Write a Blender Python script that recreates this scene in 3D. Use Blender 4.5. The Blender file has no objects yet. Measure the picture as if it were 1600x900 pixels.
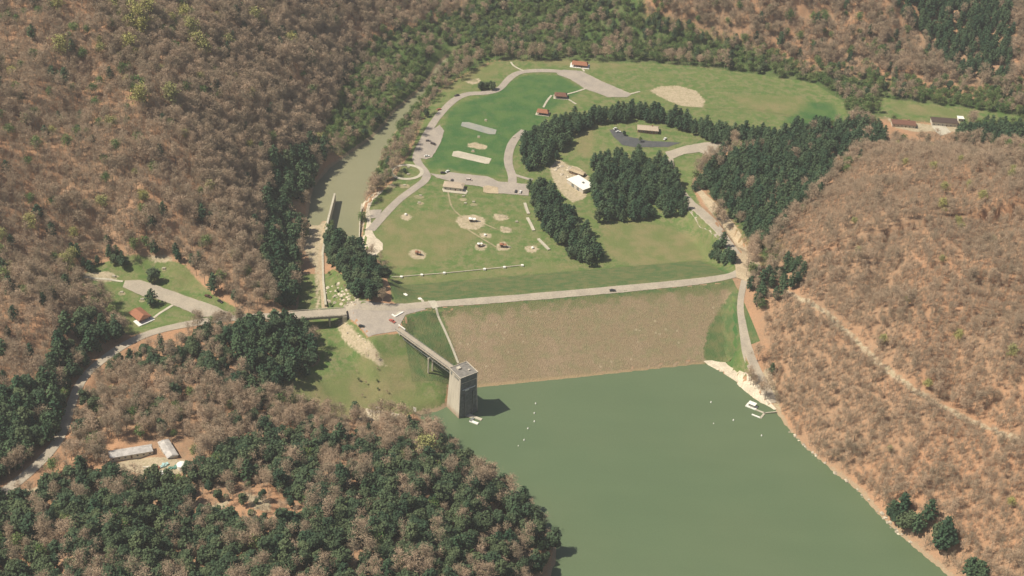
import bpy, math, random
import numpy as np
from mathutils import Vector, Matrix
from mathutils.geometry import delaunay_2d_cdt
R = math.radians
rnd = random.Random(7)
rng = np.random.default_rng(11)
S = bpy.context.scene
C = S.collection
# ---------------------------------------------------------------- camera
PITCH, ROLL, HF, DIST, ZAIM = 34.0, 3.5, 38.0, 1150.0, 12.0
FP = 800 / math.tan(R(HF / 2))
cp, sp_ = math.cos(R(PITCH)), math.sin(R(PITCH))
fw = np.array([0, cp, -sp_]); r0 = np.array([1., 0, 0]); u0 = np.array([0, sp_, cp])
cr, sr = math.cos(R(ROLL)), math.sin(R(ROLL))
rt = r0 * cr + u0 * sr; up = -r0 * sr + u0 * cr
CAM = np.array([0, 0, ZAIM]) - fw * DIST
cam = bpy.data.objects.new('camera', bpy.data.cameras.new('camera')); C.objects.link(cam)
M3 = Matrix((rt, up, -fw)).transposed()
cam.matrix_world = Matrix.Translation(Vector(CAM)) @ M3.to_4x4()
cam.data.sensor_width = 36; cam.data.lens = 18 / math.tan(R(HF / 2))
cam.data.clip_start = 1; cam.data.clip_end = 20000
S.camera = cam
# ---------------------------------------------------------------- light
SUN_EL, SUN_DIR = 55.0, np.array([0.985, 0.17])      # direction the light travels over the ground
W = bpy.data.worlds.new('World'); S.world = W; W.use_nodes = True
nt = W.node_tree; bg = nt.nodes['Background']
sky = nt.nodes.new('ShaderNodeTexSky'); sky.sky_type = 'NISHITA'; sky.sun_disc = False
sky.sun_elevation = R(SUN_EL); sky.sun_rotation = math.atan2(-SUN_DIR[0], -SUN_DIR[1])
sky.air_density = 1.0; sky.dust_density = 1.5
nt.links.new(sky.outputs[0], bg.inputs[0]); bg.inputs[1].default_value = 0.06
sl = bpy.data.lights.new('sun', 'SUN'); sl.energy = 5.0; sl.angle = R(0.53); sl.color = (1, 0.92, 0.77)
so = bpy.data.objects.new('sun', sl); C.objects.link(so)
ld = Vector((SUN_DIR[0] * math.cos(R(SUN_EL)), SUN_DIR[1] * math.cos(R(SUN_EL)), -math.sin(R(SUN_EL))))
so.rotation_euler = ld.to_track_quat('-Z', 'Y').to_euler()
S.view_settings.view_transform = 'Standard'; S.view_settings.look = 'None'
S.view_settings.exposure = 0.36; S.view_settings.gamma = 1.0

def at(px, py, z):
    d = fw * FP + rt * (px - 800) - up * (py - 450)
    return CAM + d * ((z - CAM[2]) / d[2])
def project(P):
    d = P - CAM; w = d @ fw
    return 800 + FP * (d @ rt) / w, 450 - FP * (d @ up) / w, w

# ---------------------------------------------------------------- materials
def mat(name, build=None, col=None, rough=0.85, spec=0.2, var=0.0, vscale=1.0, metal=0.0, objrand=0.0, bump=0.0):
    m = bpy.data.materials.new(name); m.use_nodes = True
    t = m.node_tree; b = t.nodes['Principled BSDF']
    b.inputs['Roughness'].default_value = rough; b.inputs['Specular IOR Level'].default_value = spec
    b.inputs['Metallic'].default_value = metal
    if build: build(t, b); return m
    c = N(t, 'ShaderNodeRGB'); c.outputs[0].default_value = (*col, 1); out = c.outputs[0]
    geo = N(t, 'ShaderNodeNewGeometry')
    if var:
        n = noise(t, vscale, 4, geo.outputs['Position'])
        out = mul(t, out, ramp01(t, n, 0.3, 0.7, 1 - var, 1 + var))
    if objrand:
        oi = N(t, 'ShaderNodeObjectInfo')
        out = mul(t, out, ramp01(t, oi.outputs['Random'], 0, 1, 1 - objrand, 1 + objrand))
    t.links.new(out, b.inputs['Base Color'])
    return m
def N(t, k, **kw):
    n = t.nodes.new(k)
    for a, v in kw.items(): setattr(n, a, v)
    return n
def noise(t, scale, detail=4, vec=None, rough=0.55):
    n = N(t, 'ShaderNodeTexNoise'); n.inputs['Scale'].default_value = scale; n.inputs['Detail'].default_value = detail
    n.inputs['Roughness'].default_value = rough
    if vec is not None: t.links.new(vec, n.inputs['Vector'])
    return n.outputs['Fac']
def ramp01(t, v, a, b, c, d):
    n = N(t, 'ShaderNodeMapRange'); n.interpolation_type = 'SMOOTHSTEP'
    t.links.new(v, n.inputs[0])
    for i, x in enumerate((a, b, c, d)): n.inputs[i + 1].default_value = x
    return n.outputs[0]
def mul(t, c, f):
    n = N(t, 'ShaderNodeVectorMath', operation='SCALE'); t.links.new(c, n.inputs[0]); t.links.new(f, n.inputs['Scale']); return n.outputs[0]
def mix(t, f, a, b):
    n = N(t, 'ShaderNodeMix', data_type='RGBA')
    if isinstance(f, float): n.inputs[0].default_value = f
    else: t.links.new(f, n.inputs[0])
    for x, i in ((a, 6), (b, 7)):
        if isinstance(x, tuple): n.inputs[i].default_value = (*x, 1)
        else: t.links.new(x, n.inputs[i])
    return n.outputs[2]
def math_(t, op, a, b):
    n = N(t, 'ShaderNodeMath', operation=op)
    for x, i in ((a, 0), (b, 1)):
        if isinstance(x, (int, float)): n.inputs[i].default_value = x
        else: t.links.new(x, n.inputs[i])
    return n.outputs[0]
def attr(t, name): return N(t, 'ShaderNodeAttribute', attribute_name=name).outputs['Fac']

# ---------------------------------------------------------------- terrain field
def smooth(x, a, b):
    u = np.clip((x - a) / (b - a), 0, 1); return u * u * (3 - 2 * u)
def sdf_poly(X, Y, P):
    P = np.asarray(P, float)[:, :2]; d = np.full(X.shape, 1e18); ins = np.zeros(X.shape, bool)
    for i in range(len(P)):
        a, b = P[i], P[(i + 1) % len(P)]; e = b - a
        wx, wy = X - a[0], Y - a[1]; L = e @ e + 1e-12
        u = np.clip((wx * e[0] + wy * e[1]) / L, 0, 1)
        d = np.minimum(d, (wx - u * e[0]) ** 2 + (wy - u * e[1]) ** 2)
        c = (a[1] > Y) != (b[1] > Y)
        if abs(e[1]) > 1e-12: ins ^= c & (X < e[0] * (Y - a[1]) / e[1] + a[0])
    d = np.sqrt(d); return np.where(ins, -d, d)
def dist_line(X, Y, P, V=None):
    P = np.asarray(P, float); d = np.full(X.shape, 1e18); val = np.zeros(X.shape)
    for i in range(len(P) - 1):
        a, b = P[i][:2], P[i + 1][:2]; e = b - a; L = e @ e + 1e-12
        wx, wy = X - a[0], Y - a[1]; u = np.clip((wx * e[0] + wy * e[1]) / L, 0, 1)
        q = (wx - u * e[0]) ** 2 + (wy - u * e[1]) ** 2; m = q < d; d = np.where(m, q, d)
        if V is not None: val = np.where(m, V[i] + u * (V[i + 1] - V[i]), val)
    return (np.sqrt(d), val) if V is not None else np.sqrt(d)
def axis(lo, hi, st, far):
    a = list(np.arange(lo, hi + .1, st)); s = st
    while a[-1] < far[1]: s *= 1.25; a.append(a[-1] + s)
    s = st
    while a[0] > far[0]: s *= 1.25; a.insert(0, a[0] - s)
    return np.array(a)
GX = axis(-600, 620, 3.0, (-6000, 6000)); GY = axis(-420, 900, 3.0, (-5000, 9000))
XX, YY = np.meshgrid(GX, GY)
CP = [ # pixel x, pixel y, height
 # road on the left abutment and round the knob
 (455,492,29.5),(410,494,30),(360,495,30),(300,505,30.5),(240,517,31),(200,532,31),(160,558,31.5),(130,585,32),(108,635,32),(97,685,33),(60,727,33),(0,775,34),(-150,830,36),
 (195,445,33),(310,490,30.5),(270,465,31),(130,430,38),(250,415,36),(150,395,44),(320,455,34),(370,475,32),(200,500,31),
 # hills on the left
 (300,395,52),(370,430,44),(420,470,30),(400,400,40),(200,360,68),(100,350,80),(0,380,85),(60,440,60),(90,500,62),(0,500,80),(-200,500,110),(20,600,52),(-150,650,80),(60,580,48),(120,520,50),
 (420,330,28),(440,380,18),(455,300,4),(400,200,55),(460,200,22),(495,200,2),(300,270,92),(200,200,125),(100,150,150),(0,100,180),(0,260,135),(-250,200,190),(300,120,120),(400,60,95),(480,110,45),
 (520,130,14),(540,150,4),(300,0,150),(100,0,205),(0,-60,230),(450,0,85),(540,20,45),(580,60,16),(640,20,18),(600,-60,60),(-300,-100,260),(300,-120,190),
 # river, downstream plain
 (560,100,2),(700,70,4),(620,110,0),(800,70,4),(900,60,6),(1000,70,6),(1100,80,6),(1200,100,6),(1300,120,6),(1400,140,6),(1500,160,6),(1600,175,6),(1750,190,6),
 (800,20,12),(900,0,25),(700,0,20),(1000,20,32),(1100,30,34),(1200,30,42),(1300,30,50),(1400,40,44),(1500,60,36),(1600,90,30),(1050,0,55),(1200,0,75),(1400,0,80),(1600,0,75),(1750,60,60),
 (800,-100,80),(1100,-100,120),(1500,-100,130),(1900,-50,120),(1300,-300,200),(600,-300,200),
 # park floor
 (600,300,1),(650,380,1),(700,200,1),(800,150,1),(900,110,2),(1000,110,2),(1100,130,2),(1200,150,2),(1300,170,3),(800,300,1),(850,380,1),(900,350,1),(1000,380,2),(1080,380,3),(1400,170,4),(1530,175,5),
 (1470,190,6),(1380,190,5),(1000,205,6),(900,215,4),(1050,235,5),(1130,230,6),(960,280,2),(880,280,1),(1060,310,3),(1120,410,8),
 (1130,355,14),(1165,400,27),(1185,420,29.5),(1090,310,9),(1085,270,7),(1166,440,29.5),(1105,330,9),
 # right hill
 (1158,480,26),(1160,520,19),(1180,580,9),(1205,625,2),(1215,640,2),(1200,560,15),(1195,500,26),(1230,450,28),(1215,400,27),(1200,360,22),(1170,330,16),(1130,260,9),
 (1300,300,18),(1400,400,22),(1300,480,24),(1400,500,20),(1600,400,20),(1300,600,10),(1300,735,0),(1400,830,0),(1500,930,0),(1500,650,12),(1600,800,10),(1600,600,15),(1800,600,15),(1800,900,10),
 (1550,208,8),(1400,200,6),(1480,204,7),(1340,225,9),(1640,215,9),(1500,228,8),(1600,238,9),
 # spillway meadow and knob in the foreground
 (500,540,20),(560,600,12),(600,560,20),(640,560,20),(660,600,10),(450,620,19),(490,640,13),(560,640,7),(620,620,7),(590,570,19),(430,590,25),(400,570,29),(340,560,31),(300,540,31),
 (250,600,36),(300,640,38),(180,640,36),(200,710,40),(260,705,40),(230,740,40),(400,700,40),(500,700,30),(560,690,18),(620,690,12),(660,700,8),(600,760,36),(700,760,22),(750,800,20),(800,840,14),
 (840,860,7),(700,850,36),(800,900,16),(600,850,52),(500,800,50),(400,800,52),(300,800,50),(200,800,48),(100,800,44),(100,900,58),(300,900,66),(500,900,64),(700,950,42),(0,900,58),(-200,900,80),(300,1100,110),(700,1100,70),(0,1100,120),
 (780,950,14),(760,1100,20),
 # dam ends
 (1160,435,30),(540,487,30),(600,480,30),(525,520,18),
 # lake bed
 (800,700,-6),(1000,700,-8),(1200,800,-8),(1000,900,-8),(1300,1000,-8),
]
CP = [(a, b, c if c < 30 else 30 + (c - 30) * .58) for a, b, c in CP]
cw = np.array([at(*c) for c in CP])
def tps(cw, X, Y, lam=2.0):
    s = 300.0; p = cw[:, :2] / s; n = len(p)
    def U(r2): return 0.5 * r2 * np.log(r2 + 1e-12)
    r2 = ((p[:, None] - p[None]) ** 2).sum(-1)
    K = U(r2) + np.eye(n) * lam * 1e-3; Pm = np.c_[np.ones(n), p]
    A = np.block([[K, Pm], [Pm.T, np.zeros((3, 3))]])
    w = np.linalg.solve(A, np.r_[cw[:, 2], 0, 0, 0])
    Z = w[n] + w[n + 1] * X / s + w[n + 2] * Y / s
    for i in range(n): Z = Z + w[i] * U((X / s - p[i, 0]) ** 2 + (Y / s - p[i, 1]) ** 2)
    return Z
Xc, Yc = np.clip(XX, -650, 700), np.clip(YY, -450, 1150)
Z = tps(cw, Xc, Yc)
Z = np.clip(Z, -12, 260)
HP = [(1212,640,1),(1300,735,0),(1425,852,0),(1510,930,0),(1650,1100,0),(2500,1100,10),(2500,250,10),(1640,254,9),(1500,246,8),(1410,240,8),(1345,246,9),(1290,280,14),(1225,335,18),(1200,380,26),(1200,430,29),(1200,480,27),(1196,530,18),(1205,590,9)]
hd = np.maximum(0, -sdf_poly(XX, YY, np.array([at(*c) for c in HP])))
Z += 66 * (1 - np.exp(-hd / 100.0))
def fbm(X, Y, scale, seed, octs=4):
    g = np.random.default_rng(seed); out = np.zeros(X.shape); amp = 1.0
    for o in range(octs):
        for k in range(5):
            a = g.uniform(0, 2 * np.pi); f = 2 * np.pi / scale * g.uniform(.7, 1.4); ph = g.uniform(0, 6.28)
            out += amp * np.sin((X * np.cos(a) + Y * np.sin(a)) * f + ph + 1.3 * np.sin((X * np.sin(a) - Y * np.cos(a)) * f * .6 + ph * 2)) / 3.5
        scale /= 2; amp *= .5
    return out
hillw = smooth(Z, 12, 60)
Z += fbm(Xc, Yc, 95, 3) * 6.5 * hillw + fbm(Xc, Yc, 25, 9, 2) * 0.35

def pw(pts, z): return np.array([at(a, b, z) for a, b in pts])
LAKE_PX = [(654,649),(668,646),(692,640),(715,622),(742,606),(900,590),(1100,567),(1120,580),(1150,598),(1183,625),(1212,640),(1232,672),(1262,705),(1300,735),(1343,768),(1380,812),(1425,852),(1472,890),(1510,930),(1600,1040),(1700,1300),(790,1300),(835,1000),(850,925),(866,882),(868,858),(852,826),(820,795),(790,768),(760,748),(725,722),(702,702),(690,684),(668,668)]
RIVER_PX = [(478,352),(484,318),(492,290),(514,264),(547,240),(580,217),(602,194),(615,176),(648,148),(671,125),(682,104),(700,88),(712,92),(700,102),(682,122),(662,148),(640,180),(616,208),(604,235),(590,262),(578,290),(567,318),(562,345),(562,400),(548,396),(532,376),(515,345),(505,345),(497,352)]
lake = pw(LAKE_PX, 0.0); river = pw(RIVER_PX, -5.0)
sd = sdf_poly(XX, YY, river)
Z = np.maximum(Z, np.where(YY > 60, np.minimum(.6, -4 + np.maximum(sd, 0) * .5), -12))
Zr = np.where(sd < 0, -5.6 - np.minimum(2, -sd * .4), np.minimum(np.maximum(Z, -4.7), -4.8 + sd * .9))
Z = np.where(sd < 60, Zr, Z)
# flat pads: (pixel polygon, height, up slope, down slope)
FLOOR_PX = [(566,398),(572,330),(600,298),(630,250),(655,215),(680,170),(706,142),(735,120),(772,100),(900,97),(1000,101),(1100,110),(1190,122),(1268,136),(1312,165),(1300,192),(1180,170),(1060,165),(930,165),(870,190),(830,230),(830,290),(870,320),(960,345),(1050,350),(1100,395),(1080,418),(900,425),(815,424),(620,436),(605,410)]
def pad(Z, P, z, su, sd_, reach=80):
    d = sdf_poly(XX, YY, P)
    Zn = np.where(d < 0, z, np.clip(Z, z - np.maximum(d, 0) * sd_, z + np.maximum(d, 0) * su))
    return np.where(d < reach, Zn, Z)
Zf = pad(Z, pw(FLOOR_PX, 1.2), 1.2, .35, .5, 30)
Z = np.where(sd < 9, np.minimum(Z, Zf), Zf)
da = sdf_poly(XX, YY, pw([(600,297),(583,312),(577,326),(581,360),(598,380),(598,390),(588,399),(575,399),(565,381),(565,350),(567,319),(581,304)], 1.2))
Z = np.where(da < 0, 1.2, Z)
# dam profile
DA, DB = at(540, 487, 30), at(1165, 433, 30)
DL = np.linalg.norm(DB - DA); dd = (DB - DA) / DL; dn = np.array([dd[1], -dd[0], 0])
s_ = (XX - DA[0]) * dd[0] + (YY - DA[1]) * dd[1]; n_ = (XX - DA[0]) * dn[0] + (YY - DA[1]) * dn[1]
prof = np.where(n_ > 0, 30 - np.maximum(0, n_ - 4.9) / 2.0, 30 - np.maximum(0, -n_ - 5.2) / 2.3)
prof = np.maximum(prof, np.where(n_ > 0, -8, 1.2))
ws = smooth(s_, 35, 60) * (1 - smooth(s_, DL - 12, DL + 10)) * (np.abs(n_) < 90)
ws_up = smooth(s_, 52, 84) * (1 - smooth(s_, DL - 12, DL + 8)) * (np.abs(n_) < 90)
ws = np.where(n_ > 0, np.maximum(ws_up, smooth(s_, 35, 60) * (n_ < 9)), ws)
Z = Z * (1 - ws) + prof * ws
PLAZA_PX = [(534,491),(576,527),(620,518),(634,492),(665,484),(660,474),(536,483)]
def apply_fixed(Z):
    P = pw(PLAZA_PX, 30.0); d = sdf_poly(XX, YY, P)
    Z = np.where(d < 1.5, 30, np.where(d < 50, np.clip(Z, 30 - (d - 1.5) * .62, 30 + d * .6), Z))
    # spillway cut under the bridge
    ch = [(560,628,8),(525,580,15),(500,535,19.5),(492,500,20),(484,462,17),(482,425,11),(485,385,3),(484,350,-4.4)]
    Cw = np.array([at(*c) for c in ch]); d, v = dist_line(XX, YY, Cw, Cw[:, 2])
    hw = 15.0
    Zc = np.minimum(Z, v + np.maximum(0, d - hw) * .85); Z = np.where(d < 60, Zc, Z)
    # roads pressed into the ground
    for pts, w in ROADS_PAD:
        Pw = np.array([at(*c) for c in pts]); d, v = dist_line(XX, YY, Pw, Pw[:, 2])
        k = 1 - smooth(d, w / 2 + 1.0, w / 2 + 9.0); Z = Z * (1 - k) + v * k
        if w == 6:
            rx = np.interp(YY, Pw[::-1, 1], Pw[::-1, 0]); side = (XX > rx) & (YY > Pw[-1, 1] - 8) & (YY < Pw[0, 1] + 6)
            Z = np.where(side & (d < 45), np.maximum(Z, v + .3 * np.maximum(0, d - 4) - smooth(d, 22, 45) * 25), Z)
    d = sdf_poly(XX, YY, lake)
    sl = np.where(ws > .5, 2.0, 0.75)
    Z = np.where(d < 0, np.minimum(Z, -.4 - np.minimum(6, -d * .35)), np.where(d < 60, np.clip(Z, .15 + .05 * d, .5 + sl * d), Z))
    return Z
ROADS_PAD = [
 ([(455,492,29.9),(430,494,29.9),(360,497,30),(300,505,30.5),(240,518,31),(200,535,31),(160,562,31.5),(127,592,32),(108,640,32),(97,682,33),(62,725,33),(0,775,34),(-60,800,35)], 8),
 ([(197,446,31),(240,460,30.8),(300,482,30.5)], 16),
 ([(1163,440,29.8),(1155,477,26),(1161,513,20),(1168,553,13),(1182,585,8),(1196,608,4),(1208,632,1)], 6),
 ([(1160,425,29.8),(1152,398,27),(1128,368,19),(1105,342,13),(1078,318,8),(1060,295,6),(1048,262,5.5),(1050,242,5.5),(1085,232,5.5),(1135,228,6)], 8),
]
Z = apply_fixed(Z)
def ground_z(x, y):
    x = np.atleast_1d(np.asarray(x, float)); y = np.atleast_1d(np.asarray(y, float))
    i = np.clip(np.searchsorted(GX, x) - 1, 0, len(GX) - 2); j = np.clip(np.searchsorted(GY, y) - 1, 0, len(GY) - 2)
    u = (x - GX[i]) / (GX[i + 1] - GX[i]); v = (y - GY[j]) / (GY[j + 1] - GY[j])
    return Z[j, i] * (1 - u) * (1 - v) + Z[j, i + 1] * u * (1 - v) + Z[j + 1, i] * (1 - u) * v + Z[j + 1, i + 1] * u * v
TT = np.arange(500., 2600., 2.0)
def ground(px, py, floor=None):
    d = fw * FP + rt * (px - 800) - up * (py - 450); d = d / np.linalg.norm(d)
    P = CAM + d * TT[:, None]; g = ground_z(P[:, 0], P[:, 1])
    if floor is not None: g = np.maximum(g, floor)
    h = P[:, 2] - g; k = np.argmax(h < 0)
    if h[k] >= 0 or k == 0: return at(px, py, 0)
    a, b = h[k - 1], h[k]; t = TT[k - 1] + 2.0 * a / (a - b); q = CAM + d * t
    q[2] = g[k - 1] + (g[k] - g[k - 1]) * a / (a - b); return q
def gpoly(pts): return np.array([ground(*p) for p in pts])

# ---------------------------------------------------------------- helpers
def tag(o, label=None, cat=None, group=None, kind=None):
    if label: o['label'] = label
    if cat: o['category'] = cat
    if group: o['group'] = group
    if kind: o['kind'] = kind
    return o
def empty(name, loc, rz=0.0):
    o = bpy.data.objects.new(name, None); C.objects.link(o); o.location = Vector([float(v) for v in loc]); o.rotation_euler = (0, 0, rz)
    o.empty_display_size = .5; return o
def mobj(name, verts, faces, m, parent=None, sm=False):
    me = bpy.data.meshes.new(name); me.from_pydata([tuple(map(float, v)) for v in verts], [], faces); me.update()
    if m: me.materials.append(m)
    if sm: me.shade_smooth()
    o = bpy.data.objects.new(name, me); C.objects.link(o)
    if parent: o.parent = parent
    return o
class MB:
    def __init__(s): s.v = []; s.f = []
    def box(s, cx, cy, cz, sx, sy, sz, rz=0.0, top=1.0):      # cz = bottom
        b = len(s.v); c, n = math.cos(rz), math.sin(rz)
        for k, z in ((1, 0), (top, sz)):
            for ax, ay in ((-1, -1), (1, -1), (1, 1), (-1, 1)):
                x, y = ax * sx / 2 * k, ay * sy / 2 * k
                s.v.append((cx + x * c - y * n, cy + x * n + y * c, cz + z))
        for q in ((3, 2, 1, 0), (4, 5, 6, 7), (0, 1, 5, 4), (1, 2, 6, 5), (2, 3, 7, 6), (3, 0, 4, 7)): s.f.append(tuple(b + i for i in q))
        return s
    def poly(s, pts): b = len(s.v); s.v += [tuple(p) for p in pts]; s.f.append(tuple(range(b, b + len(pts)))); return s
    def prism(s, pts, z0, z1):                                    # outline extruded
        b = len(s.v); n = len(pts)
        s.v += [(p[0], p[1], z0) for p in pts] + [(p[0], p[1], z1) for p in pts]
        s.f.append(tuple(b + i for i in range(n))[::-1]); s.f.append(tuple(b + n + i for i in range(n)))
        for i in range(n): j = (i + 1) % n; s.f.append((b + i, b + j, b + n + j, b + n + i))
        return s
    def hip(s, w, d, z0, h, ridge, over=0.6, th=.25):            # hipped / gabled roof, ridge along x
        x, y = w / 2 + over, d / 2 + over; b = len(s.v)
        for z in (z0, z0 + th): s.v += [(-x, -y, z), (x, -y, z), (x, y, z), (-x, y, z)]
        s.v += [(-ridge / 2, 0, z0 + h), (ridge / 2, 0, z0 + h)]
        for q in ((3, 2, 1, 0), (0, 1, 5, 4), (1, 2, 6, 5), (2, 3, 7, 6), (3, 0, 4, 7), (4, 5, 9, 8), (5, 6, 9), (6, 7, 8, 9), (7, 4, 8)): s.f.append(tuple(b + i for i in q))
        return s
    def beam(s, a, b, w, n=4, w2=None):
        a, b = np.array(a, float), np.array(b, float); d = b - a; L = np.linalg.norm(d); d /= max(L, 1e-9)
        h = np.array([0, 0, 1.]) if abs(d[2]) < .9 else np.array([1., 0, 0]); x = np.cross(d, h); x /= np.linalg.norm(x); y = np.cross(d, x)
        w2 = w if w2 is None else w2; k = len(s.v)
        for q, ww in ((a, w), (b, w2)):
            for i in range(n):
                t = 2 * math.pi * (i + .5) / n; s.v.append(tuple(q + (x * math.cos(t) + y * math.sin(t)) * ww * .5))
        for i in range(n): j = (i + 1) % n; s.f.append((k + i, k + j, k + n + j, k + n + i))
        s.f.append(tuple(range(k, k + n))[::-1]); s.f.append(tuple(range(k + n, k + 2 * n)))
        return s
    def cyl(s, x, y, z, r, h, n=12, r2=None):
        return s.beam((x, y, z), (x, y, z + h), 2 * r, n, None if r2 is None else 2 * r2)
    def build(s, name, m, parent=None, sm=False): return mobj(name, s.v, s.f, m, parent, sm)
def part_of(root): return [c for c in bpy.data.objects if c.parent == root]
def copy_tree(o, kids, parent=None):
    c = o.copy(); C.objects.link(c)
    if parent: c.parent = parent
    for ch, sub in kids: copy_tree(ch, sub, c)
    return c
def kids_of(o): return [(c, kids_of(c)) for c in o.children]
def place(o, px, py, rz=0.0, dz=0.0):
    q = ground(px, py); o.location = (q[0], q[1], q[2] + dz); o.rotation_euler = (0, 0, R(rz)); return o

# sheets that follow the ground
def drape_poly(name, W_, m, off, step=3.0, kind='structure', jit=0.0, th=0.0):
    W_ = np.asarray(W_)[:, :2]; B = []
    for i in range(len(W_)):
        a, b = W_[i], W_[(i + 1) % len(W_)]; n = max(1, int(np.linalg.norm(b - a) / step))
        for k in range(n):
            q = a + (b - a) * k / n
            if jit: q = q + rng.uniform(-jit, jit, 2)
            B.append(q)
    B = np.array(B); lo, hi = B.min(0), B.max(0); nb = len(B)
    gx, gy = np.meshgrid(np.arange(lo[0], hi[0], step), np.arange(lo[1], hi[1], step)); sdv = sdf_poly(gx, gy, B)
    I = np.c_[gx[sdv < -step * .35], gy[sdv < -step * .35]]
    allp = np.vstack([B, I]) if len(I) else B
    vs, es, fs, *_ = delaunay_2d_cdt([Vector(p) for p in allp], [(i, (i + 1) % nb) for i in range(nb)], [], 1, 1e-4)
    v = np.array([(p[0], p[1]) for p in vs]); z = ground_z(v[:, 0], v[:, 1]) + off
    V = [tuple(q) for q in np.c_[v, z]]; Fs = [tuple(f) for f in fs]
    o = mobj(name, V, Fs, m); n = o.data.polygons[0].normal.z if len(Fs) else 1
    if n < 0: o.data.flip_normals()
    if kind: o['kind'] = kind
    return o
def chaikin(P, n=2):
    P = np.asarray(P, float)
    for _ in range(n):
        Q = [P[0]]
        for a, b in zip(P[:-1], P[1:]): Q += [a * .75 + b * .25, a * .25 + b * .75]
        Q.append(P[-1]); P = np.array(Q)
    return P
def drape_strip(name, Pw, width, m, off, kind='structure', cols=3, closed=False):
    P = chaikin(np.asarray(Pw)[:, :2]); L = [P[0]]
    for a, b in zip(P[:-1], P[1:]):
        n = max(1, int(np.linalg.norm(b - a) / 2.5)); L += [a + (b - a) * (k + 1) / n for k in range(n)]
    P = np.array(L); T = np.gradient(P, axis=0)
    if closed: T[0] = T[-1] = P[1] - P[-2]
    T /= np.linalg.norm(T, axis=1)[:, None] + 1e-9; Nn = np.c_[-T[:, 1], T[:, 0]]
    wd = np.interp(np.linspace(0, 1, len(P)), np.linspace(0, 1, len(width)), width) if hasattr(width, '__len__') else np.full(len(P), width)
    V = []; Fc = []; k = cols + 1; wd = wd * (1 + np.convolve(rng.normal(size=len(P)), np.ones(5) / 5, 'same') * .07)
    for i in range(len(P)):
        for j in range(k):
            q = P[i] + Nn[i] * wd[i] * (j / cols - .5); V.append((q[0], q[1]))
    V = np.array(V); z = ground_z(V[:, 0], V[:, 1]) + off
    for i in range(len(P) - 1):
        for j in range(cols): a = i * k + j; Fc.append((a, a + k, a + k + 1, a + 1)) 
    o = mobj(name, np.c_[V, z], Fc, m)
    if o.data.polygons[0].normal.z < 0: o.data.flip_normals()
    if kind: o['kind'] = kind
    return o

# ---------------------------------------------------------------- ground masks
LAWN = [
 [(563,404),(566,380),(572,325),(592,300),(612,288),(628,258),(640,240),(655,205),(672,165),(690,140),(735,112),(775,96),(900,94),(1000,97),(1100,105),(1190,117),(1272,130),(1318,158),(1328,195),(1250,200),(1250,215),(1140,222),(1120,245),(1090,262),(1080,290),(1100,330),(1120,355),(1150,395),(1160,425),(1000,448),(900,455),(700,473),(628,478),(612,470),(605,430),(590,405)],
 [(1372,152),(1420,158),(1530,172),(1650,190),(1650,200),(1520,190),(1440,188),(1380,182),(1360,168)],
 [(112,436),(150,412),(200,398),(250,402),(290,415),(312,440),(335,462),(385,492),(385,500),(330,503),(240,516),(205,524),(186,515),(180,495),(165,470),(140,450)],
 [(408,610),(440,590),(475,575),(500,565),(490,535),(462,512),(470,500),(540,497),(575,528),(620,522),(628,518),(660,545),(700,600),(694,640),(655,650),(600,654),(540,655),(500,648),(455,632)],
 [(458,484),(545,480),(548,506),(455,512)],
 [(470,428),(498,428),(503,486),(463,490)],
 [(632,492),(692,480),(717,572),(700,580),(660,545)],
 [(1155,447),(1164,560),(1190,600),(1160,590),(1130,570),(1100,566),(1104,520),(1130,480)],
 [(505,485),(500,430),(520,420),(575,475),(570,482)],
]
LUSH = [
 [(700,175),(720,160),(760,150),(800,125),(830,116),(875,118),(910,140),(870,165),(850,190),(820,215),(795,240),(790,265),(770,275),(700,265),(668,262),(680,230),(695,200)],
 [(618,445),(900,432),(1130,415),(1140,428),(900,452),(700,470),(620,472)],
 [(632,492),(665,484),(690,520),(680,545),(650,525)],
 [(1250,160),(1300,160),(1325,195),(1250,198),(1225,190)],
 [(1108,520),(1150,470),(1160,520),(1150,570),(1110,560)],
]
SCRUB = [
 [(545,250),(500,230),(520,170),(545,90),(600,55),(680,35),(760,-20),(1000,-20),(1010,20),(1180,70),(1260,110),(1330,120),(1420,145),(1600,165),(1760,170),(1760,215),(1600,205),(1530,200),(1380,185),(1330,190),(1270,140),(1100,106),(900,96),(770,97),(700,130),(660,195),(620,250),(600,290),(575,300)],
 [(1085,240),(1110,300),(1180,390),(1190,420),(1230,400),(1180,330),(1130,250)],
]
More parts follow.
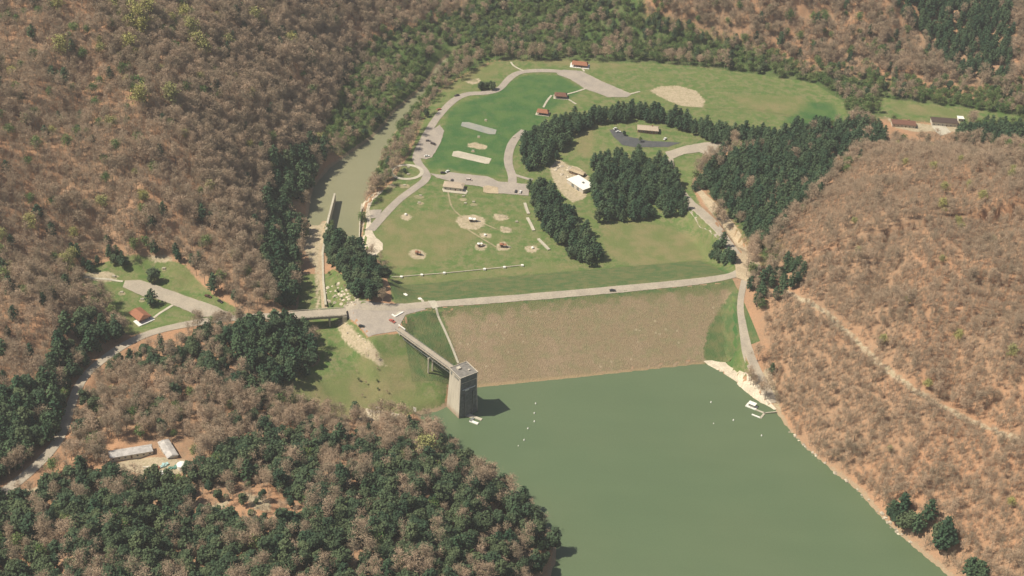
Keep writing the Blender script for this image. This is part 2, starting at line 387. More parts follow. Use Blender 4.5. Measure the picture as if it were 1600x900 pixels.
DIRT = [
 [(1015,142),(1030,135),(1060,134),(1088,142),(1102,158),(1098,168),(1070,166),(1040,156)],
 [(712,345),(716,338),(740,335),(758,341),(757,352),(745,359),(722,357)],
 [(640,392),(652,389),(667,396),(665,404),(648,406),(640,400)],
 [(773,334),(792,336),(796,343),(778,345),(770,340)],[(780,353),(798,356),(802,363),(784,364)],
 [(774,384),(786,376),(798,386),(796,391),(776,391)],[(742,382),(750,377),(762,384),(756,392),(744,390)],
 [(820,385),(836,383),(842,390),(834,396),(822,393)],[(627,336),(636,333),(645,340),(636,345),(628,343)],
 [(748,363),(768,366),(766,372),(752,370)],
 [(732,224),(742,222),(762,228),(760,234),(748,233),(730,229)],
 [(726,128),(748,122),(752,128),(738,132)],
 [(858,262),(872,248),(888,258),(905,262),(920,275),(915,310),(895,316),(880,305),(868,290)],
 [(490,345),(512,348),(500,420),(500,484),(494,484),(492,420),(470,380),(480,350)],
 [(523,501),(534,498),(558,522),(588,547),(603,572),(592,572),(562,553),(536,531)],
 [(1093,300),(1108,312),(1140,348),(1165,392),(1155,392),(1130,355),(1100,318)],
 [(1150,395),(1180,405),(1190,418),(1182,432),(1165,438),(1155,420)],
 [(175,726),(215,715),(290,718),(290,735),(255,752),(200,738)],
 [(380,770),(420,780),(425,800),(395,795)],[(150,800),(180,785),(170,815),(150,812)],[(320,795),(360,780),(350,800)],
 [(505,745),(540,732),(545,745),(520,752)],
 [(1380,180),(1400,200),(1430,206),(1500,206),(1500,186),(1460,195),(1400,190)],
 [(560,640),(600,640),(640,650),(600,660),(560,655)],[(1200,572),(1215,610),(1225,665),(1212,650),(1205,620),(1190,585)],
 [(130,425),(170,424),(185,432),(175,440),(135,436)],[(230,400),(265,398),(270,408),(235,408)],
]
TRAIL_PX = [(1225,455),(1252,468),(1280,482),(1300,498),(1318,515),(1340,535),(1365,560),(1395,585),(1425,608),(1460,630),(1495,648),(1530,662),(1570,680),(1600,692),(1680,730)]
YELL = [ [(410,605),(480,590),(560,590),(640,610),(690,640),(600,655),(500,650)],[(1150,250),(1150,250.5),(1151,250)], # sun-bleached, thin or mown-out grass
 [(1140,150),(1250,150),(1262,165),(1230,182),(1180,172)],[(940,350),(1010,345),(1090,365),(1110,395),(1010,415),(950,400)],
 [(600,335),(700,330),(760,360),(700,405),(610,420),(595,390)],[(620,438),(800,420),(900,412),(900,420),(640,442)],
 [(660,140),(700,100),(790,100),(760,125),(700,145)],[(560,560),(640,560),(660,620),(560,650),(520,620)],
 [(250,410),(300,425),(330,455),(280,440)],[(890,200),(930,190),(930,250),(900,240)],[(185,490),(210,510),(200,520),(182,508)],
 [(640,290),(600,310),(590,330),(650,300)],[(1390,158),(1520,176),(1500,186),(1400,175)],[(700,95),(960,98),(1000,110),(900,104)],
]
def union_sdf(polys, cut=25.0):
    out = np.full(XX.shape, cut)
    for P in polys:
        Wp = gpoly(P); lo, hi = Wp[:, :2].min(0) - cut, Wp[:, :2].max(0) + cut
        i0, i1 = np.searchsorted(GX, [lo[0], hi[0]]); j0, j1 = np.searchsorted(GY, [lo[1], hi[1]])
        sub = (slice(j0, j1), slice(i0, i1)); out[sub] = np.minimum(out[sub], sdf_poly(XX[sub], YY[sub], Wp))
    return np.clip(out, -cut, cut)
A_lawn, A_lush, A_scrub, A_dirt, A_yell = [union_sdf(q) for q in (LAWN, LUSH, SCRUB, DIRT, YELL)]
TR = gpoly(TRAIL_PX); A_dirt = np.minimum(A_dirt, dist_line(XX, YY, TR) - 2.0)
A_shore = np.clip(np.minimum(sdf_poly(XX, YY, lake), sd), -20, 20)

def terrain_nodes(t, b):
    g = N(t, 'ShaderNodeNewGeometry'); P = g.outputs['Position']
    nb = noise(t, .012, 4, P); nm = noise(t, .06, 4, P); nf = noise(t, .45, 5, P, .7); nx = noise(t, 1.6, 3, P, .7)
    litter = mix(t, ramp01(t, nm, .38, .62, 0, 1), (.43, .240, .138), (.33, .20, .12))
    litter = mix(t, ramp01(t, nb, .45, .6, 0, 1), litter, (.31, .21, .135))
    litter = mix(t, ramp01(t, nf, .35, .65, 0, .8), litter, (.385, .230, .138))
    scr = mix(t, ramp01(t, nm, .4, .6, 0, 1), (.068, .115, .034), (.13, .145, .065))
    scr = mix(t, ramp01(t, nf, .4, .65, 0, .8), scr, (.085, .135, .042))
    mp = N(t, 'ShaderNodeMapping'); mp.inputs['Scale'].default_value = (.02, .22, .1); mp.inputs['Rotation'].default_value = (0, 0, -.15); t.links.new(P, mp.inputs[0]); ns = noise(t, 1.0, 5, mp.outputs[0], .65)
    lawn = mix(t, ramp01(t, nm, .35, .65, 0, 1), (.084, .150, .042), (.135, .180, .058))
    lawn = mix(t, ramp01(t, nf, .35, .7, 0, .7), lawn, (.100, .150, .044)); n8 = noise(t, .15, 6, P, .75); lawn = mix(t, ramp01(t, n8, .44, .60, 0, .85), lawn, (.205, .195, .095)); lawn = mix(t, ramp01(t, ns, .46, .62, 0, .55), lawn, (.165, .180, .070))
    lush = mix(t, ramp01(t, nm, .35, .65, 0, 1), (.052, .122, .038), (.086, .150, .046)); lush = mix(t, ramp01(t, n8, .5, .7, 0, .6), lush, (.125, .150, .065))
    yel = mix(t, ramp01(t, nm, .35, .65, 0, 1), (.225, .195, .095), (.145, .170, .062))
    dirt = mix(t, ramp01(t, nf, .3, .7, 0, 1), (.47, .39, .27), (.36, .295, .20))
    dirt = mix(t, ramp01(t, noise(t, .3, 5, P, .75), .5, .64, 0, .65), dirt, (.25, .225, .125))
    def m(name, w, amp):
        d = attr(t, name); j = math_(t, 'MULTIPLY', math_(t, 'SUBTRACT', nf, .5), amp)
        return ramp01(t, math_(t, 'ADD', d, j), -w, w, 1, 0)
    c = mix(t, m('scrub', 6., 30.), litter, scr)
    gr = mix(t, m('lush', 3.5, 9.), lawn, lush); gr = mix(t, math_(t, 'MULTIPLY', m('yellowed', 5., 22.), .85), gr, yel)
    c = mix(t, m('lawn', .8, 5.), c, gr)
    c = mix(t, m('dirt', 1.0, 6.0), c, dirt)
    sh = attr(t, 'shore'); c = mix(t, ramp01(t, math_(t, 'ADD', sh, math_(t, 'MULTIPLY', math_(t, 'SUBTRACT', nf, .5), 6.)), 1.2, 2.6, .9, 0), c, (.33, .25, .165))
    c = mul(t, c, ramp01(t, nx, .3, .7, .84, 1.16))
    t.links.new(c, b.inputs['Base Color'])
    bp = N(t, 'ShaderNodeBump'); bp.inputs['Strength'].default_value = .6; bp.inputs['Distance'].default_value = .8
    t.links.new(nf, bp.inputs['Height']); t.links.new(bp.outputs[0], b.inputs['Normal'])
mt_ground = mat('ground_cover', terrain_nodes, rough=.95, spec=.05)
ny, nx_ = XX.shape
me = bpy.data.meshes.new('terrain')
idx = np.arange(ny * nx_).reshape(ny, nx_)
quads = np.stack([idx[:-1, :-1], idx[:-1, 1:], idx[1:, 1:], idx[1:, :-1]], -1).reshape(-1, 4)
me.vertices.add(ny * nx_); me.vertices.foreach_set('co', np.stack([XX, YY, Z], -1).astype(np.float32).ravel())
me.loops.add(quads.size); me.loops.foreach_set('vertex_index', quads.astype(np.int32).ravel())
me.polygons.add(len(quads)); me.polygons.foreach_set('loop_start', np.arange(0, quads.size, 4, dtype=np.int32))
me.update(); me.validate(); me.shade_smooth()
for nme, arr in (('lawn', A_lawn), ('lush', A_lush), ('scrub', A_scrub), ('dirt', A_dirt), ('shore', A_shore), ('yellowed', A_yell)):
    a = me.attributes.new(nme, 'FLOAT', 'POINT'); a.data.foreach_set('value', arr.astype(np.float32).ravel())
me.materials.append(mt_ground)
terr = bpy.data.objects.new('terrain', me); C.objects.link(terr); terr['kind'] = 'structure'

# ---------------------------------------------------------------- water
def water_nodes(cols):
    def f(t, b):
        g = N(t, 'ShaderNodeNewGeometry'); P = g.outputs['Position']
        c = mix(t, ramp01(t, noise(t, .008, 3, P), .35, .65, 0, 1), *cols)
        mp = N(t, 'ShaderNodeMapping'); mp.inputs['Scale'].default_value = (.012, .05, .1); mp.inputs['Rotation'].default_value = (0, 0, .5); t.links.new(P, mp.inputs[0])
        c = mul(t, c, ramp01(t, noise(t, 1.0, 5, mp.outputs[0], .6), .3, .7, .975, 1.025)); c = mul(t, c, ramp01(t, noise(t, .9, 3, P), .3, .7, .95, 1.05))
        t.links.new(c, b.inputs['Base Color'])
        bp = N(t, 'ShaderNodeBump'); bp.inputs['Strength'].default_value = .35; bp.inputs['Distance'].default_value = .12
        t.links.new(noise(t, .8, 4, P, .65), bp.inputs['Height']); t.links.new(bp.outputs[0], b.inputs['Normal'])
    return f
m_lake = mat('lake_water', water_nodes(((.102, .144, .076), (.112, .150, .080))), rough=.35, spec=.22)
m_river = mat('river_water', water_nodes(((.225, .215, .130), (.200, .200, .118))), rough=.5, spec=.2)
def water_sheet(name, P, z, m, grow):
    P = np.asarray(P)[:, :2]; c = P.mean(0); n = len(P); Q = []
    area = 0.5 * sum(P[i][0] * P[(i + 1) % n][1] - P[(i + 1) % n][0] * P[i][1] for i in range(n)); sg = 1 if area > 0 else -1
    for i in range(n):
        e1 = P[i] - P[i - 1]; e2 = P[(i + 1) % n] - P[i]; n1 = np.array([e1[1], -e1[0]]) / (np.linalg.norm(e1) + 1e-9); n2 = np.array([e2[1], -e2[0]]) / (np.linalg.norm(e2) + 1e-9)
        v = n1 + n2; v /= np.linalg.norm(v) + 1e-9; Q.append(Vector(P[i] + v * sg * grow))
    vs, es, fs, *_ = delaunay_2d_cdt(Q, [(i, (i + 1) % n) for i in range(n)], [], 1, 1e-4)
    o = mobj(name, [(v[0], v[1], z) for v in vs], [tuple(f) for f in fs], m)
    if o.data.polygons[0].normal.z < 0: o.data.flip_normals()
    o['kind'] = 'structure'; return o
water_sheet('lake_water', lake, 0.0, m_lake, 3.0)
water_sheet('river_water', river, -5.0, m_river, 2.0)

# ---------------------------------------------------------------- surface materials
def pav(name, c1, c2, stain=.12):
    def f(t, b):
        g = N(t, 'ShaderNodeNewGeometry'); P = g.outputs['Position']
        c = mix(t, ramp01(t, noise(t, .10, 5, P, .6), .35, .65, 0, 1), c1, c2)
        c = mul(t, c, ramp01(t, noise(t, .9, 4, P, .7), .3, .7, 1 - stain, 1 + stain)); t.links.new(c, b.inputs['Base Color'])
    return mat(name, f, rough=.9, spec=.1)
m_road = pav('worn_pavement', (.40, .345, .27), (.34, .295, .235))
m_lot = pav('lot_asphalt', (.37, .32, .265), (.315, .275, .235))
m_dark = pav('dark_asphalt', (.075, .080, .085), (.10, .10, .10))
m_conc = pav('concrete', (.50, .455, .36), (.42, .38, .30))
m_pale = pav('pale_gravel', (.60, .52, .40), (.50, .43, .33), .2)
m_sand = pav('sand_track', (.46, .37, .25), (.38, .30, .20), .2)
m_pad = pav('worn_sandy_turf', (.33, .275, .165), (.22, .21, .115), .2)
m_grey = pav('court_grey', (.25, .26, .235), (.30, .295, .25))
m_white = mat('white_paint', col=(.78, .76, .70), var=.08, vscale=.8, rough=.6)
m_steel = mat('weathered_steel', col=(.22, .23, .22), var=.2, vscale=.6, rough=.6, metal=.3)
m_wood = mat('brown_timber', col=(.16, .095, .06), var=.2, vscale=2)
m_redroof = mat('red_brown_shingle', col=(.30, .135, .08), var=.18, vscale=1.5)
m_brnroof = mat('dark_brown_shingle', col=(.17, .085, .06), var=.18, vscale=1.5)
m_tanroof = mat('tan_shingle', col=(.42, .34, .255), var=.12, vscale=1.2)
m_blkroof = mat('charcoal_shingle', col=(.085, .06, .05), var=.18, vscale=1.5)
m_metroof = mat('galvanised_roof', col=(.46, .43, .40), var=.22, vscale=.35, rough=.5, metal=.1)
m_wall = mat('cream_siding', col=(.55, .50, .42), var=.08, vscale=1)
m_brick = mat('brick_wall', col=(.30, .17, .12), var=.15, vscale=2)
m_glass = mat('window_glass', col=(.03, .035, .04), rough=.1, spec=.5)
m_rub = mat('black_rubber', col=(.02, .02, .02))
m_rock = mat('tan_rock', col=(.45, .39, .30), var=.3, vscale=.5, objrand=.2)
m_conctow = None
def riprap(t, b):
    g = N(t, 'ShaderNodeNewGeometry'); P = g.outputs['Position']
    v = N(t, 'ShaderNodeTexVoronoi'); v.inputs['Scale'].default_value = 1.1; t.links.new(P, v.inputs['Vector'])
    big = noise(t, .022, 4, P); med = noise(t, .12, 4, P, .65)
    rock = mix(t, ramp01(t, big, .38, .62, 0, 1), (.275, .205, .132), (.245, .188, .114))
    rock = mix(t, ramp01(t, med, .42, .66, 0, .8), rock, (.215, .19, .105))
    sep = N(t, 'ShaderNodeSeparateColor'); t.links.new(v.outputs['Color'], sep.inputs[0])
    rock = mul(t, rock, ramp01(t, sep.outputs[0], 0, 1, .9, 1.11))
    # pale scattered boulders
    v2 = N(t, 'ShaderNodeTexVoronoi'); v2.inputs['Scale'].default_value = .22; t.links.new(P, v2.inputs['Vector'])
    s2 = N(t, 'ShaderNodeSeparateColor'); t.links.new(v2.outputs['Color'], s2.inputs[0])
    pk = math_(t, 'MULTIPLY', ramp01(t, s2.outputs[1], .84, .88, 0, 1), ramp01(t, v2.outputs['Distance'], .12, .3, .6, 0))
    rock = mix(t, pk, rock, (.40, .33, .22))
    z = N(t, 'ShaderNodeSeparateXYZ'); t.links.new(P, z.inputs[0])
    # grass creeping down from the crest, tan wet line at the water
    gz = math_(t, 'ADD', z.outputs[2], math_(t, 'MULTIPLY', math_(t, 'SUBTRACT', med, .5), 14.))
    rock = mix(t, ramp01(t, gz, 24.0, 29.0, 0, .85), rock, (.14, .15, .065))
    rock = mix(t, ramp01(t, z.outputs[2], .5, 1.6, .7, 0), rock, (.36, .26, .15))
    lawn = mix(t, ramp01(t, med, .35, .65, 0, 1), (.085, .135, .050), (.155, .16, .070))
    j = math_(t, 'MULTIPLY', math_(t, 'SUBTRACT', noise(t, .3, 4, P, .7), .5), 9.)
    c = mix(t, ramp01(t, math_(t, 'ADD', attr(t, 'rock'), j), -1.2, 1.2, 0, 1), rock, lawn)
    t.links.new(c, b.inputs['Base Color'])
    bp = N(t, 'ShaderNodeBump'); bp.inputs['Strength'].default_value = .7; bp.inputs['Distance'].default_value = .5
    t.links.new(v.outputs['Distance'], bp.inputs['Height']); t.links.new(bp.outputs[0], b.inputs['Normal'])
m_rip = mat('riprap_face', riprap, rough=.95, spec=.05)
# the dam: crest, riprap upstream face and grassed downstream face in one solid sheet
ROCK_PX = [(690,484),(1156,446),(1130,475),(1106,515),(1100,545),(1100,572),(900,595),(742,612),(726,600),(717,572)]
def dam():
    ss = np.arange(38, DL - 9, 2.5); nn = np.arange(-66, 68, 2.0); Sg, Ng = np.meshgrid(ss, nn, indexing='ij')
    X = DA[0] + dd[0] * Sg + dn[0] * Ng; Y = DA[1] + dd[1] * Sg + dn[1] * Ng
    Zg = ground_z(X.ravel(), Y.ravel()).reshape(X.shape) + .12
    a, b = X.shape; top = np.stack([X, Y, Zg], -1).reshape(-1, 3); ring = [i * b for i in range(a)] + [(a - 1) * b + j for j in range(1, b)] + [i * b + b - 1 for i in range(a - 2, -1, -1)] + list(range(b - 2, 0, -1))
    V = [tuple(v) for v in top] + [(top[i][0], top[i][1], top[i][2] - 3) for i in ring]
    Fq = [(i * b + j, (i + 1) * b + j, (i + 1) * b + j + 1, i * b + j + 1) for i in range(a - 1) for j in range(b - 1)]
    n0 = a * b; m = len(ring)
    for k in range(m): q = (k + 1) % m; Fq.append((ring[k], n0 + k, n0 + q, ring[q]))
    o = mobj('dam_embankment', V, Fq, m_rip)
    if o.data.polygons[0].normal.z < 0: o.data.flip_normals()
    rk = gpoly(ROCK_PX); va = np.array(V); s = np.clip(sdf_poly(va[:, 0], va[:, 1], rk), -30, 30)
    at_ = o.data.attributes.new('rock', 'FLOAT', 'POINT'); at_.data.foreach_set('value', s.astype(np.float32))
    tag(o, 'long earth dam with tan rock face toward the lake and road along its top', 'dam')
dam()

# ---------------------------------------------------------------- roads, lots, paths, courts
def sheet(name, px, m, off=.2, **k):
    k.setdefault('jit', 0 if 'court' in name else .28)
    return drape_poly(name, gpoly(px), m, off, **k)
def strip(name, px, w, m, off=.22, **k): return drape_strip(name, gpoly(px), w, m, off, **k)
strip('dam_road', [(536,486),(600,482),(660,477),(780,468),(900,458),(1020,447),(1110,438),(1150,429),(1165,420)], 8.2, m_road, .32)
strip('approach_road', [(462,491),(430,494),(360,497),(300,505),(240,518),(200,535),(160,562),(127,592),(108,640),(97,682),(62,725),(0,775),(-60,800)], [7.5,7.5,7.5,7,6.5,6,6,6.5,7,7,7], m_road, .3)
strip('side_lane', [(0,778),(60,763),(110,750),(150,742),(190,733)], 3.6, m_sand, .2)
strip('access_road', [(1163,438),(1155,477),(1161,513),(1168,553),(1182,583),(1196,606),(1207,630)], [5, 4.5, 5, 6.5, 9, 9, 6], m_road, .25)
strip('east_road', [(1162,422),(1150,398),(1128,368),(1104,343),(1080,320),(1062,298),(1050,272),(1046,248)], [11, 9, 9, 15, 13, 8, 7, 7], m_road, .22)
strip('dirt_track', [(1086,292),(1098,306),(1119,327),(1143,357),(1156,380),(1168,402)], [4, 7, 8, 6, 6, 8], m_sand, .3)
sheet('junction_apron', [(1148,398),(1166,396),(1182,408),(1186,420),(1180,432),(1166,440),(1150,434)], m_sand, .42)
strip('park_road', [(579,360),(598,338),(622,313),(645,296),(664,283),(668,272),(652,254),(650,243),(665,213),(678,190),(691,174),(710,155),(731,146),(757,146),(780,141),(793,125),(804,116),(820,111),(863,110),(900,116)], 7.4, m_lot, .2)
strip('park_road', [(800,290),(801,275),(794,258),(794,243),(798,228),(806,215),(820,204)], 7.5, m_lot, .24)
strip('park_road', [(801,272),(815,277),(832,281)], 3.5, m_lot, .2)
ringp = [(635 + 24.5 * math.cos(a), 269 + 11 * math.sin(a)) for a in np.linspace(0, 2 * math.pi, 25)]
strip('loop_path', ringp, 3.4, m_conc, .30, closed=True)
sheet('plaza', PLAZA_PX, m_lot, .26)
sheet('picnic_lot', [(192,449),(195,439),(218,438),(240,445),(300,466),(361,490),(366,494),(316,496),(292,486),(270,477),(244,467),(223,463)], m_road, .4)
sheet('parking_lot', [(672,205),(687,195),(694,205),(691,215),(687,226),(675,246),(666,249),(652,247)], m_lot, .24)
sheet('parking_lot', [(867,112),(880,109),(908,111),(940,127),(987,147),(980,152),(950,152),(914,139),(891,124),(872,117)], m_lot, .24)
sheet('parking_lot', [(671,271),(695,274),(700,269),(762,276),(779,284),(826,288),(826,306),(777,302),(749,291),(722,288),(683,278)], m_lot, .27)
sheet('concrete_apron', [(600,297),(598,300),(583,312),(577,326),(579,337),(581,360),(588,372),(598,380),(598,390),(588,399),(575,399),(564,381),(564,350),(566,319),(581,304)], m_pale, .15)
sheet('concrete_apron', [(578,329),(597,328),(592,340),(579,342)], m_lot, .3)
sheet('parking_lot', [(1039,238),(1071,228),(1100,223),(1134,222),(1142,236),(1108,245),(1092,238),(1069,241),(1047,250)], m_road, .3)
sheet('house_drive', [(952,203),(966,202),(983,214),(1011,220),(1064,223),(1043,230),(990,230),(973,227),(958,213)], m_dark, .2)
sheet('boat_ramp_bank', [(1099,564),(1112,564),(1133,567),(1160,582),(1183,600),(1197,620),(1213,640),(1205,641),(1180,624),(1150,603),(1122,583)], m_pale, .35, jit=.3)
sheet('shuffleboard_court', [(722,191),(732,191),(776,203),(774,210),(764,210),(720,197)], m_grey, .22)
sheet('sand_court', [(708,237),(716,236),(768,248),(764,256),(758,256),(706,244)], m_sand if False else m_conc, .22)
sheet('river_wall_path', [(522,300),(525,300),(507,380),(503,400),(507,440),(511,482),(503,483),(499,440),(497,400),(503,360)], m_sand, .15)
sheet('loading_apron', [(755,292),(762,290),(778,293),(779,303),(760,302),(755,300)], m_sand, .35)
sheet('farm_drive', [(1455,196),(1478,197),(1486,207),(1470,213),(1462,206)], m_conc, .25)
sheet('farm_drive', [(1345,178),(1352,182),(1372,196),(1385,205),(1380,207),(1365,196)], m_conc, .2)
for px in ([(798,97),(803,104),(818,111)], [(985,147),(993,145),(1000,143)], [(130,433),(160,435),(192,440)], [(914,139),(902,143),(888,147),(872,150)], [(884,153),(894,159),(900,163)],
           [(862,149),(855,157),(849,168)], [(240,497),(252,488),(270,477)], [(908,105),(913,112)], [(617,496),(622,489),(628,487)], [(655,465),(661,472)]):
    strip('footpath', px, 2.0, m_conc, .28)
for px in ([(728,357),(745,368),(775,386)], [(757,350),(775,358)], [(700,300),(705,325),(722,340)]): strip('worn_path', px, 1.5, m_pad, .2)

# ---------------------------------------------------------------- stairs, sills, walls
def obj_strip(name, px, w, m, h, label, cat, base=-.4, group=None):      # a solid kerb-like strip following the ground
    P = chaikin(gpoly(px)[:, :2], 1); L = [P[0]]
    for a, b in zip(P[:-1], P[1:]): n = max(1, int(np.linalg.norm(b - a) / 2.5)); L += [a + (b - a) * (k + 1) / n for k in range(n)]
    P = np.array(L); T = np.gradient(P, axis=0); T /= np.linalg.norm(T, axis=1)[:, None] + 1e-9; Nn = np.c_[-T[:, 1], T[:, 0]]
    V = []; Fc = []
    for i in range(len(P)):
        zc = ground_z(*P[i])[0]
        for sgn, dz in ((-1, base), (1, base), (1, h), (-1, h)): q = P[i] + Nn[i] * w / 2 * sgn; V.append((q[0], q[1], zc + dz))
    for i in range(len(P) - 1):
        for j in range(4): a = 4 * i + j; b = 4 * i + (j + 1) % 4; Fc.append((a, b, b + 4, a + 4))
    Fc += [(3, 2, 1, 0), tuple(4 * (len(P) - 1) + k for k in range(4))]
    return tag(mobj(name, V, Fc, m), label, cat, group)
obj_strip('concrete_stairway', [(676,474),(684,492),(700,528),(716,568)], 1.6, m_conc, .45, 'narrow pale concrete stairway running straight down the dam face to the tower', 'stairway')
sheet('stairway_landing', [(668,471),(680,470),(686,481),(676,483)], m_conc, .5)
obj_strip('retaining_wall', [(612,433),(660,430),(700,427),(760,421),(816,415)], .7, m_conc, .7, 'low pale retaining wall along the foot of the grassy dam slope', 'wall')
for i, (x, y) in enumerate([(627,433),(659,430),(694,427),(757,421),(788,418),(816,415)]):
    o = place(MB().box(0, 0, -.2, 2.0, 2.0, 1.6).build('wall_pier', m_white), x, y + 1, 6)
    tag(o, 'square white pier on the low retaining wall below the dam', 'wall pier', 'white piers on the low wall')
for k, px in enumerate([[(820,318),(823,328),(826,335)], [(824,341),(830,352),(834,361)], [(841,374),(850,383),(858,391)]]):
    d = ['highest', 'middle', 'lowest'][k]
    obj_strip('bleacher_bench', px, 2.4, m_conc, .9, f'long pale concrete bench strip beside the dark pine row, {d} of the three', 'bench', group='bench strips beside the pine row')
# training wall in the outlet
def training_wall():
    a, b, c_ = at(523, 302, 3), at(512, 345, 4), ground(504, 395); P = [a, b, c_, ground(505, 440), ground(509, 480)]; zt = [3, 4, 5.5, 12, 21]
    V = []; Fc = []
    for i, q in enumerate(P):
        T = (P[min(i + 1, 4)] - P[max(i - 1, 0)])[:2]; T /= np.linalg.norm(T); n = np.array([-T[1], T[0]]) * .8
        z1 = max(zt[i], ground_z(*q[:2])[0] + .8) if i > 1 else zt[i]
        for sg, z in ((-1, -8), (1, -8), (1, z1), (-1, z1)): V.append((q[0] + n[0] * sg, q[1] + n[1] * sg, z))
    for i in range(4):
        for j in range(4): u = 4 * i + j; v = 4 * i + (j + 1) % 4; Fc.append((u, v, v + 4, u + 4))
    Fc += [(3, 2, 1, 0), (16, 17, 18, 19)]
    tag(mobj('training_wall', V, Fc, m_conc), 'thin concrete training wall standing in the river below the spillway', 'wall')
training_wall()
# riverside retaining wall of the apron
def bank_wall():
    P = pw([(566,319),(563,350),(562,382),(572,402)], 1.3); V = []; Fc = []
    for i, q in enumerate(P):
        T = (P[min(i + 1, 3)] - P[max(i - 1, 0)])[:2]; T /= np.linalg.norm(T); n = np.array([-T[1], T[0]]) * .4
        for sg, z in ((-1, -8), (1, -8), (1, 1.9), (-1, 1.9)): V.append((q[0] + n[0] * sg - 0.5, q[1] + n[1] * sg, z))
    for i in range(3):
        for j in range(4): u = 4 * i + j; v = 4 * i + (j + 1) % 4; Fc.append((u, v, v + 4, u + 4))
    Fc += [(3, 2, 1, 0), (12, 13, 14, 15)]
    tag(mobj('river_bank_wall', V, Fc, m_conc), 'concrete bank wall holding the pale riverside apron', 'wall')
bank_wall()

# ---------------------------------------------------------------- bridge over the spillway cut
def road_bridge():
    a, b = at(452, 493, 30.2), at(541, 487, 30.2); c = (a + b) / 2; L = np.linalg.norm(b - a); ang = math.atan2(b[1] - a[1], b[0] - a[0])
    o = empty('road_bridge', (c[0], c[1], 0), ang); tag(o, 'straight concrete road bridge over the spillway cut left of the dam', 'bridge')
    MB().box(0, 0, 29.3, L, 9.6, 1.0).build('deck', m_road, o)
    for s in (-1, 1):
        m = MB().box(0, s * 4.6, 31.0, L, .28, .25)
        for k in range(15): m.box(-L / 2 + 1 + (L - 2) * k / 14, s * 4.6, 30.2, .3, .3, .85)
        m.build('parapet', m_conc, o)
        MB().box(0, s * 3.2, 27.6, L - 4, .8, 1.75).build('girder', m_steel, o)
    for x in (-L * .18, L * .2):
        m = MB().box(x, 0, 26.4, 1.4, 8.4, 1.25)
        for y in (-3, 0, 3): m.cyl(x, y, 12, .5, 14.5, 8)
        m.build('pier', m_conc, o)
    for s in (-1, 1): MB().box(s * (L / 2 - 1.6), 0, 18, 3, 10.5, 11.28).build('abutment', m_conc, o)
road_bridge()

# ---------------------------------------------------------------- intake tower and its service bridge
def conc_nodes(t, b):
    g = N(t, 'ShaderNodeNewGeometry'); P = g.outputs['Position']; z = N(t, 'ShaderNodeSeparateXYZ'); t.links.new(P, z.inputs[0])
    mp = N(t, 'ShaderNodeMapping'); mp.inputs['Scale'].default_value = (.9, .9, .06); t.links.new(P, mp.inputs[0])
    c = mix(t, ramp01(t, noise(t, 1.0, 4, mp.outputs[0], .6), .35, .65, 0, 1), (.60, .54, .44), (.48, .43, .35))
    c = mix(t, ramp01(t, math_(t, 'ADD', z.outputs[2], math_(t, 'MULTIPLY', noise(t, .4, 3, P), 6.)), 2.5, 9., .8, 0), c, (.33, .22, .145))
    lf = math_(t, 'FRACT', math_(t, 'MULTIPLY', z.outputs[2], .33), 0)
    c = mul(t, c, ramp01(t, lf, 0, .07, .86, 1.0)); t.links.new(c, b.inputs['Base Color'])
m_tow = mat('stained_concrete', conc_nodes, rough=.9, spec=.1)
m_shade_panel = mat('dark_shade_panel', col=(.17, .175, .165), var=.25, vscale=.5, rough=.8)  # dark grey holds the shade of the tower's sunless face
m_towroof = mat('tower_roof', col=(.20, .185, .165), var=.2, vscale=.5)
TC = np.array([-29.8, -137.4]); TR_ = R(37)
